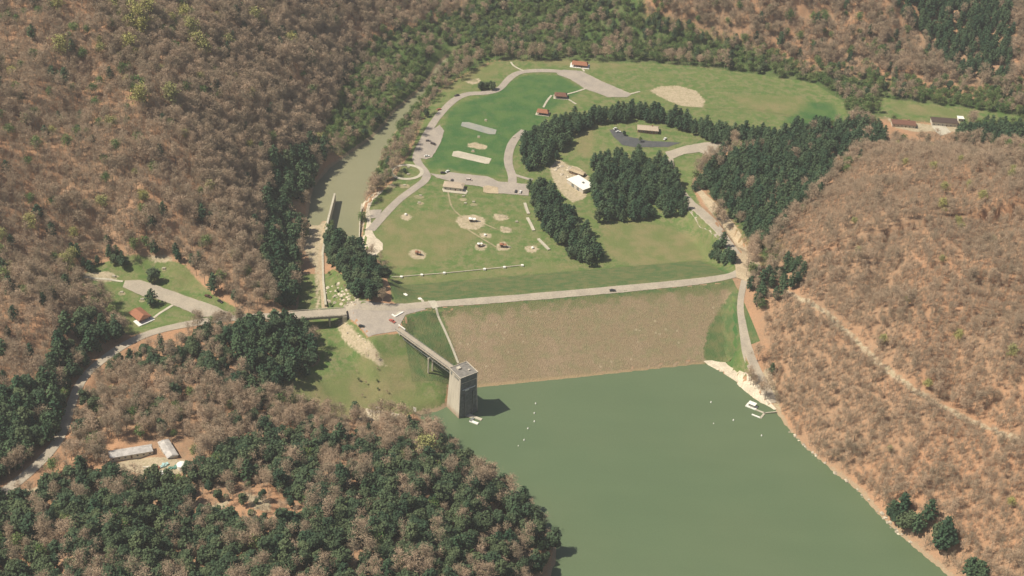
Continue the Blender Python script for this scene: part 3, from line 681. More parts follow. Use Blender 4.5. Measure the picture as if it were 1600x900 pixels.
def tower():
    o = empty('intake_tower', (TC[0], TC[1], 0), TR_); tag(o, 'tall square concrete intake tower standing at the lake edge', 'tower')
    MB().box(0, 0, -8, 16.4, 16.0, 37, top=.84).build('shaft', m_tow, o)
    m = MB().box(0, 0, 29.0, 13.8, 13.6, 4.6); m.build('top_storey', m_tow, o)
    m = MB().box(0, 0, 33.62, 14.6, 14.4, .5); m.build('roof', m_towroof, o)
    m = MB()
    for s in (-1, 1): m.box(0, s * 7.05, 34.14, 14.6, .3, .45); m.box(s * 7.15, 0, 34.14, .3, 13.79, .45)
    m.build('roof_kerb', m_tow, o)
    # lit face is local -x
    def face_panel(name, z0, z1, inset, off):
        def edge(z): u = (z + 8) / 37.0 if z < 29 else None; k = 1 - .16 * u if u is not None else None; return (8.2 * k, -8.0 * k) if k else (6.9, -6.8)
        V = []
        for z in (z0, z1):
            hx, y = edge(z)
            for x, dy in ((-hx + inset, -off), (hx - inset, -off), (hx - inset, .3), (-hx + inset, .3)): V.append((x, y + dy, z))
        mobj(name, V, [(3, 2, 1, 0), (4, 5, 6, 7), (0, 1, 5, 4), (1, 2, 6, 5), (2, 3, 7, 6), (3, 0, 4, 7)], m_shade_panel, o)
    face_panel('shade_panel', -2, 28.7, .55, .12); face_panel('upper_shade_panel', 29.4, 33.2, .4, .12)  # added dark sheets over the -y face, its shade put into their colour
    for k in range(4):
        MB().box(-6.95, -4.4 + 1.5 * k, 30.6, .16, .8, 1.7).build('louvre', m_steel, o)
    MB().box(-6.95, 4.4, 30.2, .16, 1.6, 2.6).build('door', m_steel, o)
    # right (shaded) face is local -y
    MB().box(.3, -6.85, 30.2, 1.2, .16, 1.8).build('louvre', m_steel, o)
    m = MB().box(0, -7.35, 23.2, 10.5, .7, .25)
    for k in range(6): m.box(-4.4 + 1.76 * k, -7.55, 23.42, .1, .1, .9)
    m.box(-1.6, -7.4, 22.1, 3.2, .5, 1.0); m.build('gauge_walk', m_white, o)
    for x in (-3.2, 3.2): MB().box(x, -7.7, -2, .5, 1.3, 22, top=1).build('gate_guide', m_steel, o)
    MB().box(-2, 3, 34.14, 2.4, 2.4, 1.2).build('roof_hatch', m_tow, o); MB().cyl(3, -2, 34.14, .7, .8, 10).build('roof_vent', m_tow, o)
    MB().beam((4.5, 4.5, 34.1), (4.5, 4.5, 38.5), .12).build('antenna', m_steel, o)
tower()
def service_bridge():
    a = np.array([*at(621, 514, 30)[:2], 30.2]); b = np.array([TC[0] - 8.6 * math.cos(TR_) * 1.0 + 2.2, TC[1] - 6.2 * math.sin(TR_) + 7.0, 30.2]); b[:2] = TC + np.array([-6.9, 5.2])
    L = np.linalg.norm((b - a)[:2]); ang = math.atan2(b[1] - a[1], b[0] - a[0])
    o = empty('service_bridge', (a[0], a[1], 0), ang); tag(o, 'slim steel truss footbridge running from the paved plaza to the tower', 'footbridge')
    MB().box(L / 2, 0, 29.9, L, 5.2, .35).build('deck', m_road, o)
    for s in (-1, 1):
        m = MB()
        n = 13
        for k in range(n):
            x0, x1 = L * (.10 + .9 * k / n), L * (.10 + .9 * (k + 1) / n); y = s * 1.9
            m.beam((x0, y, 29.7), (x1, y, 29.7), .4); m.beam((x0, y, 26.9), (x1, y, 26.9), .4)
            m.beam((x0, y, 29.7), (x0, y, 26.9), .25); m.beam((x0, y, 26.9) if k % 2 else (x0, y, 29.7), (x1, y, 29.7) if k % 2 else (x1, y, 26.9), .25)
        m.build('truss', m_steel, o)
        m = MB(); m.beam((0, s * 2.1, 31.3), (L, s * 2.1, 31.3), .14); m.beam((0, s * 2.1, 30.8), (L, s * 2.1, 30.8), .1)
        for k in range(22): m.box(.3 + (L - .6) * k / 21, s * 2.1, 30.25, .12, .12, 1.05)
        m.build('railing', m_steel, o)
    x = L * .60; g = 6.
    m = MB().box(x, 0, 25.6, 1.2, 5.0, 1.1)
    for y in (-1.9, 1.9): m.box(x, y, -2, .9, .9, 27.6)
    m.build('pier', m_conc, o)
    MB().box(L * .07, 0, 24, 3.4, 5.2, 5.88).build('abutment', m_conc, o)
    MB().box(1.0, 3.3, 30.0, 7.5, .5, 1.1).build('end_wall', m_white, o)
service_bridge()

# ---------------------------------------------------------------- buildings
def shelter(px, py, rz, w, d, roof, label, slab=(3, 2), tables=True):
    o = place(empty('picnic_shelter', (0, 0, 0)), px, py, rz); tag(o, label, 'picnic shelter', 'open picnic shelters')
    MB().box(0, 0, -.6, w + slab[0], d + slab[1], .85).build('slab', m_white if slab[0] > 3 else m_conc, o)
    m = MB().hip(w, d, 2.7, 2.6, w - 2.2, over=.7); m.build('roof', roof, o)
    for sx in (-1, 0, 1):
        for sy in (-1, 1): MB().box(sx * (w / 2 - .4), sy * (d / 2 - .4), .25, .32, .32, 2.55).build('post', m_wood, o)
    q = ground(px, py)
    return o
shelter(219, 496, -44, 13, 9, m_redroof, 'red-brown roofed picnic shelter on a white slab beside the left lot', slab=(5, 4))
shelter(906, 103, -6, 15, 8, m_redroof, 'red-brown roofed picnic shelter at the far edge of the park lawn', slab=(4.5, 3))
shelter(876, 152, 0, 11, 7, m_brnroof, 'dark brown roofed picnic shelter joined by a path to the upper lot')
shelter(848, 178, -8, 10, 6.5, m_redroof, 'small rust-roofed picnic shelter at the edge of the curved pine belt')
def house(name, px, py, rz, w, d, h, roof, wall, label, cat, rh=2.6, ridge=None, wins=((0, -1),), chim=False, over=.6, group=None):
    o = place(empty(name, (0, 0, 0)), px, py, rz); tag(o, label, cat, group)
    MB().box(0, 0, -1.5, w, d, h + 1.5).build('wall', wall, o)
    r = MB().hip(w, d, h + .01, rh, w * .98 if ridge is None else ridge, over=over).build('roof', roof, o)
    if chim: MB().box(w * .2, .6, h + 1, 1, 1, 2.6).build('chimney', m_brick, r)
    n = max(2, int(w / 3.5))
    for k in range(n):
        x = -w / 2 + w * (k + .5) / n
        for sy in (-1, 1):
            if sy < 0 and k == n // 2: MB().box(x, -d / 2 - .03, .1, 1.1, .12, 2.1).build('door', m_wood, o); continue
            f = MB().box(x, sy * (d / 2 + .02), 1.0, 1.5, .14, 1.2).build('window', m_white, o)
            MB().box(x, sy * (d / 2 + .06), 1.1, 1.2, .16, 1.0).build('pane', m_glass, f)
    return o
house('comfort_station', 709, 294, -5, 17, 9, 3.2, m_tanroof, m_wall, 'low tan-roofed building between the park lot and the play lawn', 'building', rh=1.6, ridge=12)
sheet('building_slab', [(691,296),(695,290),(724,293),(731,299),(728,304),(692,300)], m_conc, .32)
house('ranger_house', 1012, 205, -3, 19, 9, 3.2, m_tanroof, m_brick, 'tan-roofed house on the mound inside the curved pine belt', 'house', rh=2.0, chim=True)
MBs = house('farmhouse', 1411, 196, -4, 22, 9, 3.2, m_brnroof, m_wall, 'long red-brown roofed farmhouse in the valley behind the right hill', 'house', rh=2.3, chim=True)
house('barn', 1474, 194, -2, 24, 10, 4.0, m_blkroof, m_wall, 'dark-roofed barn beside a white concrete yard, rightmost building', 'barn', rh=3.0)
house('garden_shed', 1500, 188, 0, 5, 5, 3, m_white, m_white, 'tiny white shed to the right of the dark-roofed barn', 'shed', rh=1.2)
house('long_shed', 205, 711, 20, 26, 6.5, 3.0, m_metroof, m_wall, 'long low grey metal-roofed shed in the foreground forest clearing', 'shed', rh=1.3, over=.4)
house('long_shed', 263, 707, -57, 17, 6.5, 3.0, m_metroof, m_wall, 'shorter grey metal-roofed shed set at a slant to the long one', 'shed', rh=1.3, over=.4)
# white flat-roofed building in the works yard
o = place(empty('works_building', (0, 0, 0)), 907, 291, -50); tag(o, 'white flat-roofed building in the tan works yard between the pines', 'building')
MB().box(0, 0, -1, 22, 13, 4.6).build('wall', m_wall, o); MB().box(0, 0, 3.62, 22.8, 13.8, .4).build('roof', m_white, o)
MB().box(2, 1, 4.04, 1.6, 1.6, .9).build('roof_vent', m_steel, o); MB().box(-3, -6.56, 0, 3.2, .16, 2.8).build('door', m_steel, o)
MB().box(4, -6.56, 0, 3.2, .16, 2.8).build('door', m_steel, o)
house('lean_to', 902, 272, -30, 14, 5, 2.6, m_sand, m_wood, 'tan-roofed lean-to beside the white works building', 'shed', rh=1.1)
# round storage tank and dome by the clearing
o = place(empty('storage_tank', (0, 0, 0)), 284, 731); tag(o, 'round white storage tank to the right of the grey sheds', 'tank')
MB().cyl(0, 0, -.5, 2.9, 3.4, 20).build('shell', m_white, o); MB().cyl(0, 0, 2.9, 3.0, .7, 20, .5).build('lid', m_white, o)
o = place(empty('water_tank', (0, 0, 0)), 524, 744); tag(o, 'pale domed tank on bare ground in the foreground forest', 'tank')
MB().cyl(0, 0, -.5, 4.2, 2.6, 20).build('shell', m_grey, o); MB().cyl(0, 0, 2.1, 4.2, 1.1, 20, 2.6).cyl(0, 0, 3.2, 2.6, .5, 20, .6).build('dome', m_grey, o)

# ---------------------------------------------------------------- vehicles
def car_proto(kind='car'):
    o = empty('parked_car', (0, 0, 0))
    L, Wd = (4.6, 1.85) if kind == 'car' else (5.4, 1.95)
    prof = [(-L/2, .35), (-L/2, .85), (-L/2+.25, .95), (-L*.22, 1.0), (L*.18, 1.0), (L/2-.2, .85), (L/2, .7), (L/2, .35)]
    def side(prof, w0, w1=None):
        m = MB(); n = len(prof); w1 = w1 or w0
        zmax = max(p[1] for p in prof); zmin = min(p[1] for p in prof)
        for s in (-1, 1): m.v += [(x, s * (w0 + (w1 - w0) * (z - zmin) / (zmax - zmin)) / 2, z) for x, z in prof]
        m.f += [tuple(range(n)), tuple(range(2 * n - 1, n - 1, -1))]
        for i in range(n): j = (i + 1) % n; m.f.append((i, n + i, n + j, j))
        return m
    if kind == 'car': cab = [(-L*.38, .96), (-L*.28, 1.42), (L*.04, 1.45), (L*.2, .98)]
    elif kind == 'pickup': cab = [(-L*.08, .96), (-L*.05, 1.6), (L*.14, 1.6), (L*.26, .98)]
    else: cab = [(-L*.48, .96), (-L*.45, 1.75), (L*.2, 1.75), (L*.36, .98)]
    body = side(prof, Wd).build('body', None, o); side(cab, Wd - .1, Wd - .5).build('windows', m_glass, o)
    top = max(z for _, z in cab); xs = [x for x, z in cab if z > top - .06]
    MB().box(sum(xs) / 2, 0, top - .02, xs[1] - xs[0] + .1, Wd - .5, .09).build('roof_panel', None, o)
    for sx in (-1, 1):
        for sy in (-1, 1):
            w = MB().beam((sx * L * .31, sy * (Wd / 2 - .22), .34), (sx * L * .31, sy * (Wd / 2 + .02), .34), .68, 12).build('wheel', m_rub, o)
    for sy in (-1, 1):
        MB().box(L / 2 + .0, sy * .62, .62, .08, .35, .16).build('headlight', m_white, o)
    return o
protos = {k: car_proto(k) for k in ('car', 'pickup', 'van')}
first = {k: True for k in protos}; pk = {k: kids_of(protos[k]) for k in protos}
paints = {}
def paint(c):
    if c not in paints: paints[c] = mat('car_paint', col=c, rough=.35, spec=.5)
    return paints[c]
def vehicle(kind, px, py, rz, col, label, cat='car'):
    o = protos[kind] if first[kind] else copy_tree(protos[kind], pk[kind]); first[kind] = False
    place(o, px, py, rz, .3); tag(o, label, cat); o.name = {'car': 'parked_car', 'pickup': 'pickup_truck', 'van': 'van'}[kind]
    for c in o.children:
        if c.name.startswith(('body', 'roof_panel')):
            c.data = c.data.copy(); c.data.materials.clear(); c.data.materials.append(paint(col))
vehicle('car', 957, 455, 7, (.05, .05, .055), 'dark car driving alone along the dam crest road')
vehicle('car', 565, 511, -8, (.03, .035, .04), 'dark car parked alone on the paved plaza')
vehicle('pickup', 613, 503, -40, (.42, .10, .07), 'red pickup at the plaza end of the footbridge', 'pickup')
vehicle('car', 692, 271, 10, (.03, .03, .035), 'black car beside a white car at the west end of the park lot')
vehicle('car', 699, 269, 60, (.75, .75, .72), 'white car beside a black car at the west end of the park lot')
vehicle('van', 733, 282, -6, (.66, .56, .50), 'pale pinkish van in the park lot right of the tan-roofed building', 'van')
vehicle('car', 806, 300, 80, (.05, .05, .06), 'dark car by the pines at the right end of the park lot')
vehicle('car', 813, 301, 80, (.75, .74, .70), 'white car by the pines at the right end of the park lot')
vehicle('pickup', 714, 150, 35, (.06, .05, .05), 'dark pickup on the park loop road near the round bush', 'pickup')
vehicle('car', 686, 172, 40, (.40, .12, .08), 'red car pulled off the park loop road on the river side')
vehicle('van', 677, 226, -30, (.10, .07, .07), 'dark van parked across the riverside lot', 'van')
vehicle('car', 669, 221, 5, (.16, .13, .12), 'brown car parked in the riverside lot above the dark van')
vehicle('car', 667, 245, 15, (.76, .75, .70), 'white car at the lower end of the riverside lot')
vehicle('pickup', 325, 464, -25, (.10, .045, .035), 'dark red pickup at the wood edge, upper of two', 'pickup')
vehicle('car', 344, 472, -35, (.03, .025, .025), 'black car at the wood edge, lower of two')
vehicle('car', 966, 207, 10, (.74, .73, .70), 'white car on the dark drive of the mound house')
vehicle('car', 961, 202, 50, (.70, .68, .64), 'light grey car at the top of the dark drive')
vehicle('car', 1039, 218, 60, (.80, .79, .75), 'white car just right of the tan-roofed mound house')
vehicle('car', 706, 283, 80, (.08, .07, .07), 'dark car behind the low tan-roofed building')

# ---------------------------------------------------------------- play things, tables, small fixtures
def table_proto():
    o = empty('picnic_table', (0, 0, 0))
    MB().box(0, 0, .72, 2.4, .9, .1).build('tabletop', m_conc, o)
    for s in (-1, 1):
        MB().box(0, s * .95, .42, 2.4, .35, .08).build('bench', m_conc, o)
    for s in (-1, 1): MB().box(s * .8, 0, 0, .2, 1.7, .4).box(s * .8, 0, .4, .2, .5, .32).build('leg', m_wood, o)
    return o
tb = table_proto(); tk = kids_of(tb); tfirst = True
for x, y, rz, lb in [(178,432,0,'pale picnic table on the grass above the left lot'), (190,457,10,'pale picnic table on a sandy pad below the left lot'), (222,468,10,'pale picnic table beside the dark tree in the left picnic lawn'),
                 (256,420,10,'pale picnic table on the upper left meadow'), (759,188,0,'pale picnic table above the grey shuffleboard court'), (748,214,0,'pale picnic table below the grey shuffleboard court'),
                 (739,236,0,'pale picnic table between the sandy patch and the pale court'), (803,215,0,'pale picnic table beside the curving lot road'), (724,307,0,'pale picnic table below the tan-roofed building'),
                 (740,316,0,'pale picnic table on the play lawn near the building'), (655,317,0,'pale picnic table on a sandy pad near the park road'), (657,306,0,'pale picnic table on the small pad left of the building'),
                 (638,262,0,'pale picnic table inside the oval path loop, upper of two'), (638,273,0,'pale picnic table inside the oval path loop, lower of two'), (636,236,20,'pale picnic table on the riverside grass above the oval loop'),
                 (683,141,0,'pale picnic table on the riverside grass near the loop road'), (727,318,0,'pale picnic table above the big sandy play patch'),
                 (612,290,0,'pale picnic table by the short riverside path, left of two'), (632,290,0,'pale picnic table by the short riverside path, right of two'), (807,347,20,'pale picnic table beside the right hand play pads'), (893,330,0,'pale picnic table at the pine row edge')]:
    o = tb if tfirst else copy_tree(tb, tk); tfirst = False
    place(o, x, y, rz, .15); tag(o, lb, 'picnic table', 'picnic tables on the lawns')
for x, y, w in [(190,459,5),(222,470,4),(759,189,2.4),(748,215,2.4),(739,237,3),(655,308,7),(657,318,5),(724,312,6),(740,320,5),(612,291,7),(632,291,8),(636,237,4),(686,142,6),(256,421,3),(178,433,3.5),(740,126,7)]:
    q = ground(x, y); a = np.linspace(0, 2 * np.pi, 13)[:-1]; rr = w * .62 * (1 + rng.uniform(-.15, .15, 12))
    drape_poly('sandy_pad', np.c_[q[0] + rr * np.cos(a), q[1] + rr * .8 * np.sin(a)], m_pad, .14)
def play_structure(px, py, rz, label, red=False, sc=1.0):
    o = place(empty('play_structure', (0, 0, 0)), px, py, rz); tag(o, label, 'play structure')
    m = MB()
    for x in (-2, 0, 2):
        for y in (-1, 1): m.box(x * sc, y * sc, 0, .2, .2, 2.9)
    m.build('frame', m_wood, o)
    MB().box(-1 * sc, 0, 1.3, 2.2 * sc, 2.2 * sc, .15).build('platform', m_wood, o)
    r = MB().hip(2.2 * sc, 2.2 * sc, 0, 1.1, .1, over=.2, th=.1); r.v = [(x - 1 * sc, y, z + 2.9) for x, y, z in r.v]; r.build('roof', m_redroof if red else m_white, o)
    MB().box(1 * sc, 0, 2.5, 2.0 * sc, 2.2 * sc, .14).build('canopy', m_redroof if red else m_white, o)
    m = MB(); m.poly([(2 * sc, -.5, 1.4), (2 * sc, .5, 1.4), (5 * sc, .5, .2), (5 * sc, -.5, .2)]); m.poly([(2 * sc, .5, 1.3), (2 * sc, -.5, 1.3), (5 * sc, -.5, .1), (5 * sc, .5, .1)]); m.build('slide', m_steel, o)
    return o
play_structure(738, 346, 5, 'white-topped play structure in the middle of the big sandy patch', sc=1.4)
play_structure(750, 385, 25, 'small white play tower below the big sandy patch')
play_structure(786, 386, 0, 'rust-red play climber on a triangular sandy pad', True, 1.3)
play_structure(653, 398, -10, 'rust-red play tower on the lower left sandy pad', True)
def swing(px, py, rz, label):
    o = place(empty('swing_set', (0, 0, 0)), px, py, rz); tag(o, label, 'swing set'); m = MB().beam((-3, 0, 2.6), (3, 0, 2.6), .14)
    for x in (-3, 3):
        for y in (-1.1, 1.1): m.beam((x, 0, 2.6), (x, y, 0), .14)
    m.build('frame', m_steel, o)
    for x in (-1.8, 0, 1.8): MB().beam((x - .25, 0, 2.6), (x - .25, 0, .5), .05).beam((x + .25, 0, 2.6), (x + .25, 0, .5), .05).box(x, 0, .45, .6, .25, .06).build('seat', m_rub, o)
swing(786, 340, -5, 'swing set on the upper right sandy pad'); swing(792, 360, -5, 'swing set on the rectangular sandy pad below the other')
for x, y, lb in [(634,336,'white round play post on a sandy pad beside the park road'), (832,388,'white round play post on the sandy pad near the pine row'), (758,368,'white round play post on the small pad below the big sandy patch')]:
    o = place(MB().cyl(0, 0, -.2, 1.1, 1.4, 14).cyl(0, 0, 1.2, 1.1, .4, 14, .2).build('play_drum', m_white), x, y); tag(o, lb, 'play drum')
o = place(empty('shore_sign', (0, 0, 0)), 648, 645, -20); tag(o, 'white notice board on two posts at the lake edge left of the tower', 'sign')
MB().box(0, 0, 1.2, 2.2, .15, 3.6).build('board', m_white, o)
for s in (-.8, .8): MB().box(s, .2, -.5, .18, .18, 4.5).build('post', m_wood, o)
for x, y, lb in [(656,468,'white stone step on the slope below the dam road, nearest the stairway'), (633,461,'white stone step on the slope below the dam road, by the pine clump')]:
    o = place(MB().box(0, 0, -.3, 3.6, 1.3, .7).box(.3, .9, -.3, 3.0, .9, .95).build('stone_step', m_white), x, y, -50); tag(o, lb, 'stone step')
o = place(MB().box(0, 0, -.5, 8, 1.0, 1.5).box(-4.0, 1.6, -.5, 1.0, 4, 1.4).build('kerb_wall', m_white), 624, 492, 50); tag(o, 'curved white barrier wall beside the footbridge entrance', 'barrier')
# portable junk of the farmstead clearing
cols = [(.60, .55, .45), (.38, .16, .10), (.35, .50, .48), (.70, .68, .62), (.12, .25, .20)]
junk = ['heap of pale boards', 'rusty red scrap heap', 'blue-green tarpaulin heap', 'white appliance heap', 'dark green covered heap']
for k, (x, y) in enumerate([(228,734),(244,732),(256,728),(250,741),(270,730)]):
    m = MB(); r_ = random.Random(k)
    for i in range(7): m.box(r_.uniform(-2.2, 2.2), r_.uniform(-2, 2), -.3, r_.uniform(.8, 2.4), r_.uniform(.6, 1.6), r_.uniform(.8, 1.9), r_.uniform(0, 3))
    tag(place(m.build('scrap_heap', mat('scrap', col=cols[k], var=.3, vscale=1)), x, y), junk[k] + ' in the yard below the grey sheds', 'scrap heap', 'heaps in the shed yard')

# floating things
def dock():
    a = at(735, 654, 0); o = empty('work_raft', (a[0], a[1], 0), R(-25)); tag(o, 'pale floating work raft moored at the foot of the tower', 'raft')
    MB().box(-3.2, 2.2, -.3, 9, 3.6, .9).build('deck', m_conc, o); MB().box(4.2, -2.6, -.3, 6.5, 2.2, .9).build('deck', m_white, o); MB().box(4.6, 2.6, -.3, 6, 2.4, .8).build('deck', m_conc, o)
    MB().box(1.6, -1.0, .2, 2, 4.5, .5).build('gangway', m_steel, o)
dock()
def marina():
    a = at(1180, 640, 0); o = empty('boat_dock', (a[0], a[1], 0), R(-30)); tag(o, 'white floating boat dock with a roofed hut beside the ramp', 'dock')
    MB().box(-3.5, 1.5, -.3, 8, 4.6, .8).build('float', m_white, o); MB().box(4, 0, -.3, 8, 1.4, .7).build('float', m_conc, o)
    MB().box(7.2, -3.4, -.3, 1.4, 7.5, .7).build('float', m_conc, o); MB().box(3.6, -6.6, -.3, 6.5, 1.2, .7).build('float', m_white, o)
    MB().box(-3.5, 2, .5, 4.5, 2.8, 2.2).build('hut_wall', m_grey, o); MB().box(-3.5, 2, 2.72, 5.6, 3.8, .2).build('hut_roof', m_white, o)
    m = MB()
    for x in (-7, -3.5, 0): m.beam((x, -.6, .5), (x, -.6, 1.5), .1)
    m.beam((-7, -.6, 1.5), (0, -.6, 1.5), .08).build('railing', m_steel, o)
    MB().beam((8, .4, .45), (14, 5.5, .9), 1.0).build('gangway', m_conc, o)
marina()
def buoy_proto():
    o = empty('buoy', (0, 0, 0)); MB().cyl(0, 0, -.4, .55, .9, 12).build('float', m_white, o); MB().cyl(0, 0, .5, .5, .8, 12, .12).build('cone', m_white, o); return o
bo = buoy_proto(); bk = kids_of(bo); bf = True
left = [(837,631),(835,646),(835,659),(825,670),(819,688),(810,697)]; right = [(1111,629),(1146,657),(1115,662),(1190,681)]
for i, (x, y) in enumerate(left + right):
    o = bo if bf else copy_tree(bo, bk); bf = False; q = at(x, y, 0); o.location = q; sc = 1.0 if i not in (5, 8) else .7; o.scale = (sc,) * 3
    if i < 6: tag(o, 'small white buoy right of the tower, %s in its line' % ['farthest', 'second farthest', 'third farthest', 'third nearest', 'second nearest', 'nearest and smallest'][i], 'buoy', 'buoys right of the tower')
    else: tag(o, 'small white buoy off the boat ramp, %s' % ['leftmost and farthest of four', 'just left of the dock', 'tiny one left of the dock', 'nearest of four'][i - 6], 'buoy', 'buoys off the boat ramp')
# power line corridor fence rails in front of the farmhouse, boulders at the abutment
def rock_mesh(seed):
    g = random.Random(seed); m = MB(); n = 7
    rings = [(.0, .75), (.35, 1.0), (.7, .8), (.95, .35)]
    for z, r_ in rings:
        for i in range(n): a = 2 * math.pi * i / n + g.uniform(-.2, .2); q = r_ * g.uniform(.75, 1.15); m.v.append((q * math.cos(a), q * math.sin(a), z + g.uniform(-.08, .08)))
    for k in range(3):
        for i in range(n): j = (i + 1) % n; m.f.append((k * n + i, k * n + j, (k + 1) * n + j, (k + 1) * n + i))
    m.f.append(tuple(3 * n + i for i in range(n))); m.f.append(tuple(range(n))[::-1])
    me = m.build('boulder', m_rock); d = me.data; bpy.data.objects.remove(me); return d
rocks = [rock_mesh(s) for s in range(5)]
def boulders(px_poly, n, label, smin, smax):
    P = np.array(px_poly, float); lo, hi = P.min(0), P.max(0); k = 0
    while k < n:
        x, y = rng.uniform(lo[0], hi[0]), rng.uniform(lo[1], hi[1])
        if sdf_poly(np.array([x]), np.array([y]), P)[0] > 0: continue
        q = ground(x, y); o = bpy.data.objects.new('boulder', rocks[k % 5]); C.objects.link(o); s = rng.uniform(smin, smax)
        o.location = (q[0], q[1], q[2] - .3 * s); o.scale = (s * rng.uniform(.8, 1.4), s, s * .8); o.rotation_euler = (0, 0, rng.uniform(0, 6)); tag(o, label, 'boulder', label); k += 1
boulders([(508,448),(528,440),(562,470),(555,480),(512,482)], 44, 'pale boulder on the bank between the bridge and the river pines', .8, 2.0)
boulders([(566,640),(600,636),(640,648),(610,657),(570,655)], 30, 'pale boulder at the lake edge below the meadow', .6, 1.6)
boulders([(528,500),(545,503),(588,550),(575,552),(545,528)], 14, 'tan boulder on the bank below the plaza', .4, 1.1)
boulders([(1214,645),(1226,665),(1300,733),(1345,768),(1430,852),(1428,862),(1340,775),(1296,742),(1222,676)], 70, 'tan boulder along the right lake shore', .6, 1.7)
boulders([(862,262),(884,256),(905,268),(900,274),(880,280)], 26, 'pinkish boulder at the top of the works yard', .8, 1.8)

# ---------------------------------------------------------------- trees
def tree_mat(name, cols, rand=.25, rough=.9):
    def f(t, b):
        oi = N(t, 'ShaderNodeObjectInfo'); g = N(t, 'ShaderNodeNewGeometry'); tc = N(t, 'ShaderNodeTexCoord')
        c = mix(t, oi.outputs['Random'], cols[0], cols[1])
        n = noise(t, .55, 3, tc.outputs['Object'], .6); c = mul(t, c, ramp01(t, n, .3, .7, 1 - rand, 1 + rand))
        t.links.new(c, b.inputs['Base Color'])
    return mat(name, f, rough=rough, spec=.15)
m_pine = tree_mat('pine_needles', ((.034, .074, .040), (.080, .124, .060)))
m_cedar = tree_mat('cedar_foliage', ((.036, .068, .038), (.092, .120, .058)), .3)
m_bare = tree_mat('bare_twigs', ((.305, .240, .165), (.465, .340, .235)), .2)
m_bark = tree_mat('grey_bark', ((.26, .215, .17), (.38, .31, .25)), .2)
m_pbark = tree_mat('pine_bark', ((.13, .09, .07), (.18, .13, .10)), .2)
m_leaf = tree_mat('spring_leaves', ((.075, .155, .042), (.165, .225, .072)), .3)
m_yell = tree_mat('yellow_buds', ((.38, .36, .12), (.31, .31, .12)), .2)
def tri_cloud(P, nrm, size, g, m):
    for p, n, s in zip(P, nrm, size):
        n = n / (np.linalg.norm(n) + 1e-9); a = np.cross(n, g.normal(size=3)); a /= np.linalg.norm(a) + 1e-9; b = np.cross(n, a)
        k = len(m.v); q = .75
        m.v += [tuple(p + a * s), tuple(p + b * s * q), tuple(p - a * s * g.uniform(.6, 1)), tuple(p - b * s * q)]; m.f.append((k, k + 1, k + 2, k + 3))
def pine_crown(seed, H=13.5, Rm=3.5, z0=3.0):
    g = np.random.default_rng(seed); m = MB(); P = []; Nn = []; Sz = []
    z = z0
    while z < H - .3:
        t = (z - z0) / (H - z0); rad = Rm * (1 - t ** 2.3) * (.6 + .4 * min(1, t * 3 + .3)) + .45; nb = max(4, int(7 - 3 * t)); off = g.uniform(0, 6)
        for k in range(nb):
            a = off + 2 * math.pi * k / nb + g.uniform(-.3, .3); rr = rad * g.uniform(.72, 1.12)
            for u in np.linspace(.3, 1, max(2, int(rr / .62))):
                for _ in range(3):
                    p = np.array([math.cos(a) * rr * u, math.sin(a) * rr * u, z + .35 * u * rr * .4]) + g.normal(size=3) * np.array([.28, .28, .22])
                    P.append(p); Nn.append(np.array([math.cos(a) * .8, math.sin(a) * .8, 1.0]) + g.normal(size=3) * .55); Sz.append(g.uniform(.42, .78))
        z += .85
    tri_cloud(P, Nn, Sz, g, m); return m
def lobed_crown(seed, H=12, Rm=4.2, z0=1.5, n=1000, s=(.4, .8), lobes=9, shell=.55):
    g = np.random.default_rng(seed); m = MB(); P = []; Nn = []; Sz = []
    L = [(np.array([0, 0, H * .55]), Rm * .78, H * .40)]
    for k in range(lobes):
        a = 2 * math.pi * k / lobes * 2.4 + g.uniform(-.5, .5); h = g.uniform(.28, .85) * H; rr = Rm * .62 * (1 - max(0, h / H - .5))
        L.append((np.array([math.cos(a) * rr, math.sin(a) * rr, h]), Rm * g.uniform(.36, .52), Rm * g.uniform(.34, .55)))
    w = np.array([l[1] ** 2 for l in L]); w /= w.sum()
    for _ in range(n):
        c, r1, r2 = L[g.choice(len(L), p=w)]; d = g.normal(size=3); d /= np.linalg.norm(d)
        q = c + d * np.array([r1, r1, r2]) * g.uniform(shell, 1.06)
        if q[2] < z0 * .6 or q[2] > H * 1.05: continue
        P.append(q); Nn.append(d + np.array([0, 0, .4]) + g.normal(size=3) * .5); Sz.append(g.uniform(*s))
    tri_cloud(P, Nn, Sz, g, m); return m
def trunk_mb(H, r, seed, lean=.02, top=.2):
    g = random.Random(seed); m = MB(); n = 5; pts = [(g.uniform(-lean, lean) * H * k / n, g.uniform(-lean, lean) * H * k / n, -1.0 + (H + 1) * k / n) for k in range(n + 1)]
    for k in range(n): m.beam(pts[k], pts[k + 1], 2 * r * (1 - (1 - top) * k / n), 6, 2 * r * (1 - (1 - top) * (k + 1) / n))
    return m, pts
